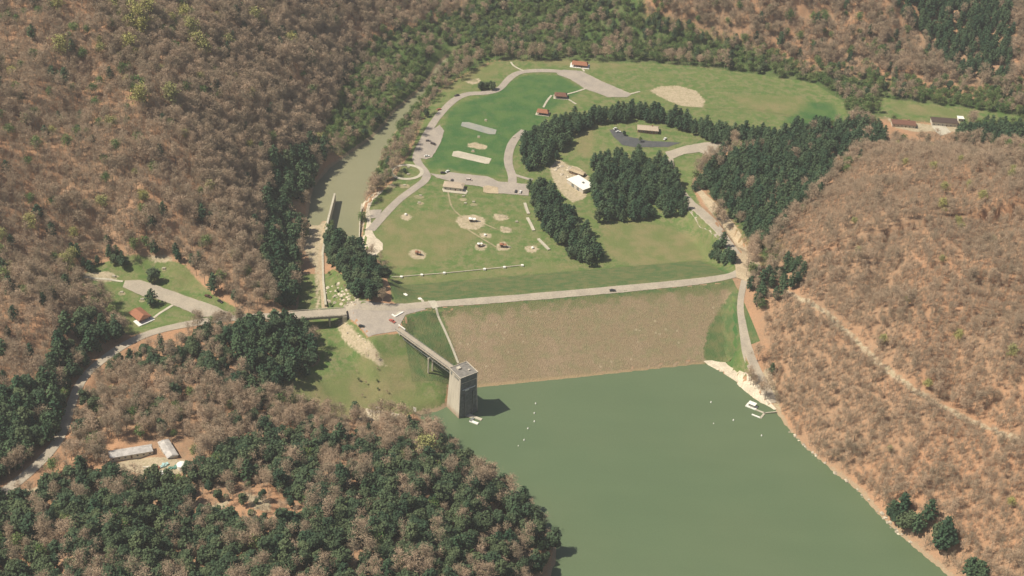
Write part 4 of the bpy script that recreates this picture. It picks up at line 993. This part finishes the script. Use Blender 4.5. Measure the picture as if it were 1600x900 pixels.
def bare_crown(seed, H=16, Rm=4.8, twigs=560, leafy=0, tw=(.07, .13)):
    g = np.random.default_rng(seed); m = MB(); lf = MB(); tips = []
    for k in range(11):
        a = 2.4 * k + g.uniform(-.4, .4); z = H * (.30 + .05 * k); L = Rm * (1.15 - .045 * k) * g.uniform(.8, 1.1); el = g.uniform(.55, 1.0) + .03 * k
        p0 = np.array([0, 0, z]); p1 = p0 + L * .55 * np.array([math.cos(a) * math.cos(el), math.sin(a) * math.cos(el), math.sin(el)])
        el2 = el * .75; p2 = p1 + L * .6 * np.array([math.cos(a + .3) * math.cos(el2), math.sin(a + .3) * math.cos(el2), math.sin(el2)])
        m.beam(p0, p1, .26, 4, .16); m.beam(p1, p2, .16, 3, .06); tips += [p1, p2, (p1 + p2) / 2, p2]
        for _ in range(2):
            d = g.normal(size=3); d[2] = abs(d[2]) * .8 + .2; d /= np.linalg.norm(d); q = p1 + d * L * .45; m.beam(p1, q, .11, 3, .04); tips += [q, (p1 + q) / 2]
    tips.append(np.array([0, 0, H * .95]))
    for _ in range(twigs):
        p = tips[g.integers(len(tips))] + g.normal(size=3) * np.array([.75, .75, .55]); d = g.normal(size=3); d[2] = abs(d[2]) * .9; d /= np.linalg.norm(d)
        L = g.uniform(.7, 1.7); s = np.cross(d, g.normal(size=3)); s /= np.linalg.norm(s); s *= g.uniform(*tw); k = len(m.v)
        m.v += [tuple(p - s), tuple(p + s), tuple(p + d * L)]; m.f.append((k, k + 1, k + 2))
    if leafy:
        P = []; Nn = []; Sz = []
        for _ in range(leafy):
            p = tips[g.integers(len(tips))] + g.normal(size=3) * .95; P.append(p); Nn.append(g.normal(size=3) + np.array([0, 0, .6])); Sz.append(g.uniform(.22, .5))
        tri_cloud(P, Nn, Sz, g, lf)
    return m, lf
PROT = {}
def make_proto(kind, name, v):
    o = empty(name, (0, 0, 0))
    if kind == 'pine':
        H = [13.5, 15.0, 12.0, 14.0][v]; pine_crown(v, H, [3.5, 3.3, 3.8, 3.1][v], [2.6, 3.6, 2.0, 3.0][v]).build('crown', m_pine, o); trunk_mb(H * .92, .2, v)[0].build('trunk', m_pbark, o)
    elif kind == 'cedar':
        H = [12, 10, 14, 11][v]; lobed_crown(20 + v, H, [4.2, 4.4, 3.9, 3.6][v], 1.2, 1050, (.4, .8)).build('crown', m_cedar, o); trunk_mb(H * .8, .22, v + 9)[0].build('trunk', m_pbark, o)
    elif kind == 'bare':
        H = [16, 14, 17.5, 15, 12][v]; b, _ = bare_crown(40 + v, H, [4.6, 5.0, 4.6, 4.6, 4.0][v], [820, 760, 640, 230, 190][v]); b.build('crown', m_bare, o); trunk_mb(H * .8, .24, v + 20, .03)[0].build('trunk', m_bark, o)
    elif kind == 'leafing':
        H = [10, 8, 12, 7][v]; b, l = bare_crown(60 + v, H, [3.8, 3.6, 4.2, 3.4][v], 150, 800); c = b.build('crown', m_bare, o); l.build('leaves', m_leaf, c); trunk_mb(H * .8, .18, v + 30)[0].build('trunk', m_bark, o)
    else:
        H = [12, 10, 13][v]; b, l = bare_crown(80 + v, H, [4.2, 4.0, 4.4][v], 120, 1300); c = b.build('crown', m_bare, o); l.build('leaves', m_yell, c); trunk_mb(H * .8, .18, v + 30)[0].build('trunk', m_bark, o)
    return o
KIND = {'pine': ('pine_tree', 4), 'cedar': ('evergreen_tree', 4), 'bare': ('bare_tree', 5), 'leafing': ('leafing_tree', 4), 'budding': ('budding_tree', 3)}
for k, (nm, n) in KIND.items(): PROT[k] = [make_proto(k, nm, v) for v in range(n)]
PKIDS = {k: [kids_of(p) for p in PROT[k]] for k in PROT}
PH = {}

# stands: (pixel polygon of the trunks, {kind: probability}, spacing keep, scale, labels per kind)
def L(**k): return k
ST = [
 ('bridge', [(352,530),(385,505),(412,500),(455,502),(480,528),(492,560),(488,585),(455,606),(420,610),(385,590),(352,560)], L(pine=.7, cedar=.3), .95, 1.15, 'dark pine in the clump in front of the left end of the road bridge'),
 ('gully', [(428,262),(470,240),(496,232),(515,240),(500,262),(488,285),(478,318),(474,352),(466,400),(462,440),(464,486),(440,484),(428,465),(410,420),(412,350),(424,300)], L(pine=.7, cedar=.25, bare=.05), 1.0, 1.25, 'dark pine on the steep bank left of the river and spillway'),
 ('roadside', [(112,500),(150,505),(185,520),(192,545),(150,570),(118,592),(98,630),(88,678),(50,720),(0,752),(-120,800),(-120,640),(0,628),(50,610),(85,570),(100,530)], L(pine=.5, cedar=.4, bare=.1), 1.0, 1.2, 'dark pine crowding the left side of the approach road'),
 ('riverclump', [(508,372),(528,374),(552,392),(585,410),(606,436),(610,468),(590,478),(566,476),(548,458),(526,430),(510,400)], L(pine=.35, cedar=.65), 1.0, 1.0, 'dark tree in the clump between the river wall and the dam slope'),
 ('riverwall', [(506,345),(530,360),(548,394),(520,398),(508,378)], L(leafing=.9, pine=.1), .8, .7, 'low green shrub behind the training wall'),
 ('bankline', [(590,292),(596,268),(606,240),(632,208),(655,180),(672,156),(690,132),(706,112),(735,100),(728,112),(704,132),(688,150),(664,180),(644,208),(618,240),(600,262),(594,286)], L(bare=.8, leafing=.2), .75, .55, 'small tree on the river bank beside the park loop road'),
 ('belt', [(818,262),(816,226),(838,208),(868,198),(905,184),(960,178),(1020,178),(1062,186),(1100,202),(1140,212),(1262,214),(1262,238),(1190,236),(1120,228),(1070,206),(1030,194),(980,192),(930,196),(905,210),(884,232),(866,256),(852,268),(830,268)], L(pine=1), 1.0, 1.0, 'pine in the curved belt around the mound house'),
 ('row', [(826,300),(852,296),(880,318),(905,352),(926,378),(940,405),(930,420),(908,414),(884,398),(860,374),(838,346)], L(pine=.7, cedar=.3), 1.0, 1.0, 'pine in the straight row between the play lawn and the lower field'),
 ('block', [(926,262),(945,246),(1000,250),(1040,262),(1060,290),(1076,330),(1060,342),(1010,345),(940,350),(924,330)], L(pine=1), .9, 1.02, 'pine in the square block below the mound house'),
 ('rightblock', [(1096,300),(1100,270),(1130,254),(1180,240),(1250,232),(1320,226),(1378,216),(1376,230),(1330,246),(1300,280),(1270,310),(1235,340),(1205,372),(1192,392),(1178,385),(1155,360),(1130,335)], L(pine=.92, bare=.08), .9, 1.02, 'pine in the large stand on the slope right of the dirt track'),
 ('rowbehind', [(1240,200),(1300,200),(1385,204),(1385,228),(1330,244),(1290,256),(1262,250),(1255,238)], L(pine=.93, bare=.07), .9, 1.0, 'pine between the right end of the belt and the farmhouse'),
 ('rowright', [(1492,216),(1508,204),(1560,202),(1640,212),(1640,240),(1540,232),(1490,226)], L(pine=1), .9, 1.0, 'dark pine behind the crest of the right hill near the barn'),
 ('topright', [(1405,-40),(1400,20),(1440,60),(1470,100),(1520,128),(1575,128),(1580,60),(1570,-40)], L(pine=.95, bare=.05), .9, 1.0, 'dark pine in the far stand at the top right'),
 ('junction', [(1172,452),(1170,475),(1200,480),(1240,465),(1262,440),(1250,410),(1215,412),(1195,440)], L(pine=.6, bare=.4), .8, .95, 'pine above the road junction at the right end of the dam'),
 ('corner', [(1106,400),(1130,385),(1146,392),(1144,412),(1125,420),(1110,416)], L(pine=.5, cedar=.5), 1.0, .95, 'dark tree in the small clump inside the bend of the east road'),
 ('shoreright', [(1384,796),(1400,790),(1440,808),(1478,838),(1484,868),(1465,872),(1430,840),(1400,822)], L(pine=.7, cedar=.3), 1, 1.25, 'dark pine in the group beside the lower right shore'),
 ('shorelow', [(1490,900),(1508,888),(1540,895),(1535,935),(1495,930)], L(pine=1), 1, 1.0, 'dark pine at the water edge in the bottom right corner'),
 ('bush', [(748,138),(760,134),(776,137),(776,142),(760,144),(748,143)], L(cedar=1), 1, .7, 'round dark evergreen beside the park loop road'),
 ('clearing', [(290,765),(360,750),(430,765),(480,800),(420,830),(330,810)], L(bare=.8, cedar=.2), .75, .75, 'bare tree in the sandy clearing of the foreground forest'),
 ('clearing2', [(488,715),(555,700),(560,750),(500,762)], L(bare=.8, cedar=.2), 1.3, .8, 'bare tree beside the pale domed tank'),
 ('yard', [(170,695),(300,688),(305,740),(270,760),(180,745)], L(bare=1), 0.0, 1, ''),
 ('midgreen', [(185,575),(225,540),(262,522),(345,520),(385,560),(425,612),(405,640),(350,610),(270,590),(215,600)], L(cedar=.5, bare=.4, pine=.1), .95, .95, 'tree in the mixed thicket below the approach road'),
 ('aboveyard', [(112,590),(160,570),(210,545),(260,530),(340,560),(380,600),(420,612),(430,650),(400,690),(310,700),(110,690)], L(bare=.72, cedar=.20, leafing=.08), .98, .95, 'tree between the grey sheds and the approach road'),
 ('meadowedge', [(420,640),(520,660),(640,668),(640,700),(560,700),(430,680)], L(bare=.8, cedar=.2), .9, .8, 'tree along the lower edge of the spillway meadow'),
 ('knob', [(100,745),(300,740),(430,660),(560,690),(645,675),(690,705),(755,745),(820,795),(868,860),(885,930),(880,1150),(-300,1150),(-300,830),(0,790)], L(cedar=.84, pine=.04, bare=.10, leafing=.02), 1.0, 1.12, 'dark evergreen in the foreground forest between the sheds and the lake'),
 ('meadow', [(455,560),(500,600),(560,560),(600,575),(660,610),(660,645),(560,650),(480,635),(430,605)], L(leafing=.6, bare=.4), .16, .25, 'low shrub on the grassy spillway meadow left of the tower'),
 ('bankrocks', [(508,430),(522,424),(560,468),(555,480),(512,482)], L(leafing=.5, bare=.5), .25, .35, 'small shrub among the pale boulders above the bridge'),
 ('plazabank', [(560,540),(600,560),(640,590),(600,600),(560,570)], L(leafing=.5, bare=.5), .5, .3, 'small shrub on the rough slope below the plaza'),
 ('rightgreen', [(760,-20),(1000,-20),(1010,15),(1100,45),(1180,75),(1260,105),(1330,108),(1420,130),(1520,140),(1620,150),(1720,215),(1530,215),(1520,182),(1400,150),(1385,160),(1385,200),(1330,200),(1310,160),(1250,128),(1100,102),(960,94),(800,92),(740,60)], L(leafing=.68, bare=.20, pine=.05, cedar=.07), 1.0, .85, 'small spring tree on the plain beyond the park lawn'),
 ('riverstrip', [(500,235),(520,180),(540,130),(560,85),(600,55),(700,30),(760,0),(770,90),(720,110),(690,125),(650,190),(625,225),(608,250),(600,290),(585,290),(590,255),(560,235)], L(leafing=.72, bare=.20, cedar=.08), 1.0, .8, 'small spring tree along the upstream bend of the river'),
 ('leftpic', [(120,425),(150,405),(200,390),(205,408),(165,412),(130,432)], L(pine=.8, bare=.2), .9, .8, 'dark pine at the upper edge of the left picnic lawn'),
 ('righthill', [(1190,500),(1260,440),(1200,400),(1300,290),(1380,225),(1480,230),(1640,250),(1900,300),(1900,1200),(1560,1100),(1480,900),(1200,640)], L(bare=.9945, pine=.0005, budding=.005), 1.0, .78, 'leafless grey-brown tree on the hillside right of the lake'),
 ('nose', [(-300,500),(0,470),(90,470),(120,520),(90,580),(0,640),(-300,700)], L(bare=.97, pine=.03), .9, .95, 'leafless tree on the hill spur left of the approach road'),
 ('yelhill', [(150,-20),(330,-20),(360,120),(300,180),(200,170),(160,60)], L(bare=.86, budding=.05, leafing=.09), 1, 1, 'tree near the top left ravine'),
 ('lefthill', [(-400,-300),(640,-300),(640,20),(560,60),(510,150),(500,230),(420,280),(400,400),(440,490),(370,480),(300,400),(200,390),(110,430),(-400,500)], L(bare=.94, leafing=.03, pine=.02, budding=.01), 1.0, 1.0, 'leafless grey-brown tree on the high left hillside'),
]
DEFAULT = ('far', None, L(bare=.86, leafing=.10, pine=.04), .95, 1.0, 'leafless tree on the far hillside beyond the plain')
NOTREE = LAWN + [LAKE_PX, RIVER_PX, PLAZA_PX, ROCK_PX,
  [(952,200),(1064,218),(1050,235),(990,232)], [(1036,245),(1134,218),(1142,242)], [(855,255),(918,262),(922,312),(890,318),(868,295)], [(1350,178),(1400,180),(1512,178),(1512,222),(1460,224),(1385,222)],
  [(455,490),(545,484),(545,500),(455,508)], [(528,484),(690,470),(690,500),(640,545),(590,560),(560,545)], [(498,300),(530,300),(512,360),(512,430),(505,486),(462,486),(466,440),(480,372)], [(470,500),(530,500),(600,560),(560,560),(500,560)]]
LINES = [([(470,491),(360,497),(300,505),(240,518),(200,535),(160,562),(127,592),(108,640),(97,682),(62,725),(0,775),(-60,800)], 9, 5), ([(0,778),(60,763),(150,742),(190,733)], 5, 3),
         (TRAIL_PX, 7, 3), ([(1163,440),(1155,477),(1161,513),(1168,553),(1182,583),(1207,630)], 7, 7), ([(1163,420),(1150,395),(1128,368),(1080,318)], 9, 6), ([(1093,303),(1119,327),(1143,357),(1162,400)], 7, 5), ([(1186,400),(1190,440)], 8, 6)]
LINES = [(a, b) for a, b, c in LINES] + [([(280,525),(246,532),(210,548),(172,572),(138,602),(118,645),(108,690),(76,736),(10,790)], 8)]
st = 4.5
gx, gy = np.meshgrid(np.arange(-680, 740, st), np.arange(-440, 1180, st)); gx = gx.ravel(); gy = gy.ravel()
gx = gx + rng.uniform(-.46, .46, gx.size) * st; gy = gy + rng.uniform(-.46, .46, gy.size) * st
gz = ground_z(gx, gy); px, py, dep = project(np.c_[gx, gy, gz])
ok = (px > -260) & (px < 1860) & (py > -230) & (py < 1130) & (gz > -3)
lakeD = sdf_poly(gx, gy, lake); rivD = sdf_poly(gx, gy, river); ok &= (lakeD > 1.8) & (rivD > 1.5)
# nothing on the dam, its crest road or the plaza
s1 = (gx - DA[0]) * dd[0] + (gy - DA[1]) * dd[1]; n1 = (gx - DA[0]) * dn[0] + (gy - DA[1]) * dn[1]; ok &= ~((s1 > 30) & (s1 < DL - 6) & (n1 > -66) & (n1 < 80)) 
gx, gy, gz, px, py, dep = [a[ok] for a in (gx, gy, gz, px, py, dep)]
stand = np.full(gx.size, -1); blocked = np.zeros(gx.size, bool)
for i, s in enumerate(ST):
    d = sdf_poly(px, py, s[1]); stand = np.where((stand < 0) & (d < 0), i, stand)
for P in NOTREE: blocked |= sdf_poly(px, py, P) < 0
SPECIAL = [i for i, s in enumerate(ST) if s[0] in ('bridge','gully','riverclump','riverwall','belt','row','block','rightblock','corner','bush','rowright','rowbehind','meadow','bankrocks','plazabank','junction','leftpic','bankline')]
blocked &= ~np.isin(stand, SPECIAL)
for P, w in LINES: blocked |= dist_line(px, py, P) < w
u = rng.uniform(size=gx.size); u2 = rng.uniform(size=gx.size); scj = rng.triangular(.58, .95, 1.34, gx.size); rot = rng.uniform(0, 6.283, gx.size)
patch = fbm(gx, gy, 60, 77, 3)
TREES = []   # kind, variant, x, y, z, scale, rot, stand, px, py, size
print('DBG', ((px>1190)&(px<1225)&(py>460)&(py<560)).sum(), (blocked&(px>1190)&(px<1225)&(py>460)&(py<560)).sum(), gx.size)
for i in range(gx.size):
    if blocked[i]: continue
    s = ST[stand[i]] if stand[i] >= 0 else DEFAULT
    keep = s[3] * .68
    if s[0] == 'righthill': keep = 1.0
    if s[0] in ('lefthill', 'nose') and px[i] < 210 + .35 * py[i]: keep = .85
    if s[0] in ('rightgreen', 'far'): keep = .68
    if s[0] == 'lefthill' and keep < .7: keep = .75
    if u[i] > keep: continue
    pr = dict(s[2]); 
    if s[0] == 'knob':
        b = float(np.clip(.5 + .5 * patch[i], 0, 1)); pr['cedar'] = .86 - .32 * b; pr['bare'] = .08 + .30 * b
    if s[0] == 'rightgreen' : b = float(np.clip(patch[i] * .5, -.25, .25)); pr['leafing'] += b; pr['bare'] -= b
    tot = 0; kind = list(pr)[0]
    for k, p in pr.items():
        tot += p
        if u2[i] < tot: kind = k; break
    v = int(u[i] * 9973) % KIND[kind][1]; sc = s[4] * scj[i]
    if kind == 'bare':
        dense = 1.0 if s[0] in ('bankline', 'riverstrip', 'aboveyard', 'meadowedge', 'rightgreen', 'yelhill') else float(np.clip(.25 + .9 * patch[i] + (.9 if (s[0] == 'lefthill' and px[i] > 210 + .35 * py[i]) else 0) + (.5 if s[0] == 'far' else 0) - (.50 if s[0] == 'righthill' else .50 if s[0] in ('lefthill', 'nose') and px[i] < 210 + .35 * py[i] else 0), 0.02, 1))
        h3 = (u[i] * 7919) % 1.0
        v = int(u2[i] * 9973) % 3 if h3 < dense else 3 + int(u2[i] * 9973) % 2
        if v > 2: sc *= .82
        elif s[0] in ('lefthill', 'yelhill'): sc *= 1.02
    if kind == 'cedar' and scj[i] < .85: sc *= .85
    TREES.append([kind, v, gx[i], gy[i], gz[i], sc, rot[i], s, px[i], py[i], sc * 15 / dep[i]])
for t in list(TREES):      # slim saplings between the hillside trees
    if t[0] == 'bare' and t[1] > 2 and t[7][0] in ('righthill', 'lefthill', 'nose'):
        for _ in range(1 + int(rng.uniform() < .4) if t[7][0] == 'righthill' else int(rng.uniform() < .6)):
            a, q = rng.uniform(0, 6.283), rng.uniform(1.8, 4.2); x, y = t[2] + q * math.cos(a), t[3] + q * math.sin(a); z = float(ground_z(x, y)[0])
            if z < .5: continue
            p2 = project(np.array([x, y, z])); sc = t[5] * rng.uniform(.55, .85)
            TREES.append(['bare', 3 + int(rng.integers(2)), x, y, z, sc, rng.uniform(0, 6.283), t[7], float(p2[0]), float(p2[1]), sc * 15 / float(p2[2])])
def single(kind, v, x, y, sc, label):
    q = ground(x, y); w = project(q)[2]; TREES.append([kind, v, q[0], q[1], q[2], sc, rng.uniform(0, 6), (None, None, None, None, None, label), x, y, 1.0])
single('cedar', 0, 241, 442, 1.25, 'round dark evergreen between the left lot and the upper meadow')
single('pine', 2, 237, 476, 1.15, 'slim dark pine standing at the lower edge of the left lot')
single('cedar', 1, 192, 418, 1.05, 'large dark evergreen at the top of the left picnic lawn')
single('cedar', 3, 178, 412, .8, 'smaller dark evergreen left of the large one above the picnic lawn')
single('pine', 0, 242, 397, .95, 'dark pine at the wood edge above the left meadow, left one')
single('pine', 1, 275, 400, .8, 'dark pine at the wood edge above the left meadow, right one')
single('pine', 2, 368, 470, .85, 'dark pine beside the two cars at the wood edge')
single('leafing', 1, 590, 276, .8, 'low bare-twigged shrub on the riverbank left of the oval loop')
single('cedar', 3, 666, 183, .8, 'dark evergreen at the left edge of the park loop road')
single('cedar', 0, 755, 140, .8, 'dark round bush beside the park loop road, left of two'); single('cedar', 1, 769, 140, .85, 'dark round bush beside the park loop road, right of two')
single('cedar', 3, 632, 270, .45, 'little dark shrub inside the oval path loop'); single('leafing', 0, 1000, 222, .5, 'small round shrub in front of the mound house'); single('cedar', 3, 975, 212, .5, 'dark shrub left of the mound house')
single('leafing', 2, 1355, 170, 1.3, 'large pale green tree left of the farmhouse'); single('leafing', 0, 1395, 192, .8, 'small green tree beside the farmhouse'); single('bare', 1, 1340, 165, 1.1, 'big grey leafless tree at the right end of the park lawn')
single('pine', 1, 1205, 585, .7, 'small dark pine on the bank right of the boat ramp road'); single('cedar', 2, 935, 348, 1.05, 'dark tree at the lower left corner of the square pine block')
for i, (x, y) in enumerate([(195,12),(205,22),(218,40),(222,55),(290,30),(300,58),(310,78),(318,84),(220,165),(268,160),(455,72),(180,15),(98,85),(232,20),(205,85),(665,712),(355,75),(400,40)]):
    single('budding', i % 3, x, y + 8, 1.65, 'yellow-green budding tree in the row near the top left ravine' if x < 500 else 'yellow-green budding tree at the lake edge of the foreground forest')
# individuals: the largest 300 of each kind in view, the rest one object per kind
MARKS = {
 'knob': [(230,745,'just below the two grey sheds'),(520,745,'around the pale domed tank'),(355,790,'around the sandy forest clearing'),(660,720,'above the narrow lake arm near the tower'),(760,790,'on the slope facing the lake'),(850,870,'on the point jutting into the lake'),(60,850,'in the bottom left corner'),(250,880,'at the bottom edge left of centre'),(480,860,'at the bottom edge below the domed tank'),(650,880,'at the bottom edge near the middle')],
 'rightgreen': [(800,80,'beyond the upper park road'),(950,70,'behind the far red-brown shelter'),(1100,85,'behind the sandy infield'),(1250,100,'behind the right end of the park field'),(1400,130,'behind the farmhouse'),(1550,160,'behind the dark-roofed barn')],
 'righthill': [(1240,600,'on the slope above the boat ramp'),(1300,690,'above the right lake shore'),(1450,760,'above the group of shore pines'),(1560,860,'in the bottom right corner'),(1400,560,'beside the pale hillside trail'),(1560,650,'at the right edge near the trail end')],
 'riverstrip': [(540,200,'left of the upstream river bend'),(620,100,'at the far bend of the river'),(700,60,'beyond the far end of the river')],
}
def stand_label(s, kind, pxy=None):
    lb = s[5]
    if s[0] is None: return lb, lb
    word = {'pine': 'dark pine', 'cedar': 'dark rounded evergreen', 'bare': 'leafless grey-brown tree', 'leafing': 'small tree in pale green leaf', 'budding': 'yellow-green budding tree'}[kind]
    if s[0] in ('meadow', 'bankrocks', 'plazabank'): word = {'leafing': 'low green shrub', 'bare': 'low leafless shrub'}.get(kind, word)
    for w in ('round dark evergreen', 'dark pine', 'dark tree', 'pine', 'small spring tree', 'small tree', 'leafless grey-brown tree', 'leafless tree', 'bare tree', 'dark evergreen', 'low green shrub', 'low shrub', 'small shrub', 'tree'):
        if lb.startswith(w): lb = word + lb[len(w):]; break
    if s[0] in MARKS and pxy: lb = word + ' ' + min(MARKS[s[0]], key=lambda m: (m[0] - pxy[0]) ** 2 + (m[1] - pxy[1]) ** 2)[2]
    return lb, lb
for kind, (nm, nv) in KIND.items():
    tr = [t for t in TREES if t[0] == kind]
    inv = sorted([t for t in tr if -10 < t[8] < 1610 and 5 < t[9] < 925], key=lambda t: -t[10])
    ind = inv[:300]; ids = set(map(id, ind)); rest = [t for t in tr if id(t) not in ids]
    used = [False] * nv
    for t in ind:
        v = t[1]
        if used[v]: o = copy_tree(PROT[kind][v], PKIDS[kind][v])
        else: o = PROT[kind][v]; used[v] = True
        o.location = (t[2], t[3], t[4]); o.rotation_euler = (0, 0, t[6]); o.scale = (t[5],) * 3
        lb, gp = stand_label(t[7], kind, (t[8], t[9])); tag(o, lb, {'pine': 'pine', 'cedar': 'evergreen', 'bare': 'leafless tree', 'leafing': 'leafing tree', 'budding': 'budding tree'}[kind])
        if t[7][0] or kind == 'budding': o['group'] = lb
    for v in range(nv):
        if not used[v]: print('UNUSED PROTO', kind, v)
    if not rest: continue
    me = bpy.data.meshes.new(nm + '_stand'); me.from_pydata([(t[2], t[3], t[4]) for t in rest], [], [])
    for a, k in (('var', 1), ('scl', 5), ('rotz', 6)):
        at_ = me.attributes.new(a, 'FLOAT', 'POINT'); at_.data.foreach_set('value', np.array([t[k] for t in rest], np.float32))
    o = bpy.data.objects.new({'pine': 'pine_forest', 'cedar': 'evergreen_forest', 'bare': 'bare_forest', 'leafing': 'leafing_woodland', 'budding': 'budding_woodland'}[kind], me); C.objects.link(o)
    tag(o, {'pine': 'remaining dark pine woods across the far stands and slopes', 'cedar': 'remaining dark evergreen canopy of the foreground forest', 'bare': 'wide leafless brown forest covering the hillsides', 'leafing': 'pale green spring woodland on the plain and slopes', 'budding': 'scattered yellow-green budding treetops'}[kind], 'forest', kind='stuff')
    ng = bpy.data.node_groups.new('forest', 'GeometryNodeTree'); ng.interface.new_socket('Geometry', in_out='INPUT', socket_type='NodeSocketGeometry'); ng.interface.new_socket('Geometry', in_out='OUTPUT', socket_type='NodeSocketGeometry')
    gi = ng.nodes.new('NodeGroupInput'); go = ng.nodes.new('NodeGroupOutput'); jn = ng.nodes.new('GeometryNodeJoinGeometry')
    def na(name):
        n = ng.nodes.new('GeometryNodeInputNamedAttribute'); n.data_type = 'FLOAT'; n.inputs['Name'].default_value = name; return n.outputs['Attribute']
    va, sa, ra = na('var'), na('scl'), na('rotz'); cx = ng.nodes.new('ShaderNodeCombineXYZ'); ng.links.new(ra, cx.inputs[2])
    for v in range(nv):
        cmp_ = ng.nodes.new('FunctionNodeCompare'); cmp_.data_type = 'FLOAT'; cmp_.operation = 'EQUAL'; ng.links.new(va, cmp_.inputs[0]); cmp_.inputs[1].default_value = v; cmp_.inputs[12].default_value = .1
        stack = list(PROT[kind][v].children); srcs = []
        while stack: c = stack.pop(); srcs.append(c); stack += list(c.children)
        for c in srcs:
            oi = ng.nodes.new('GeometryNodeObjectInfo'); oi.transform_space = 'ORIGINAL'; oi.inputs['Object'].default_value = c; oi.inputs['As Instance'].default_value = True
            ip = ng.nodes.new('GeometryNodeInstanceOnPoints'); ng.links.new(gi.outputs[0], ip.inputs['Points']); ng.links.new(cmp_.outputs[0], ip.inputs['Selection']); ng.links.new(oi.outputs['Geometry'], ip.inputs['Instance'])
            ng.links.new(cx.outputs[0], ip.inputs['Rotation']); ng.links.new(sa, ip.inputs['Scale']); ng.links.new(ip.outputs[0], jn.inputs[0])
    ng.links.new(jn.outputs[0], go.inputs[0]); md = o.modifiers.new('forest', 'NODES'); md.node_group = ng
    print(kind, 'total', len(tr), 'in view', len(inv))

# ---------------------------------------------------------------- air
hz = MB().box(0, 1500, -20, 24000, 24000, 760).build('haze', None); hz['kind'] = 'stuff'
mh = bpy.data.materials.new('haze'); mh.use_nodes = True; t = mh.node_tree; t.nodes.clear()
mo = t.nodes.new('ShaderNodeOutputMaterial'); pv = t.nodes.new('ShaderNodeVolumePrincipled'); pv.inputs['Color'].default_value = (.90, .89, .87, 1)
pv.inputs['Density'].default_value = .00010; pv.inputs['Anisotropy'].default_value = .2; t.links.new(pv.outputs[0], mo.inputs['Volume']); hz.data.materials.append(mh)
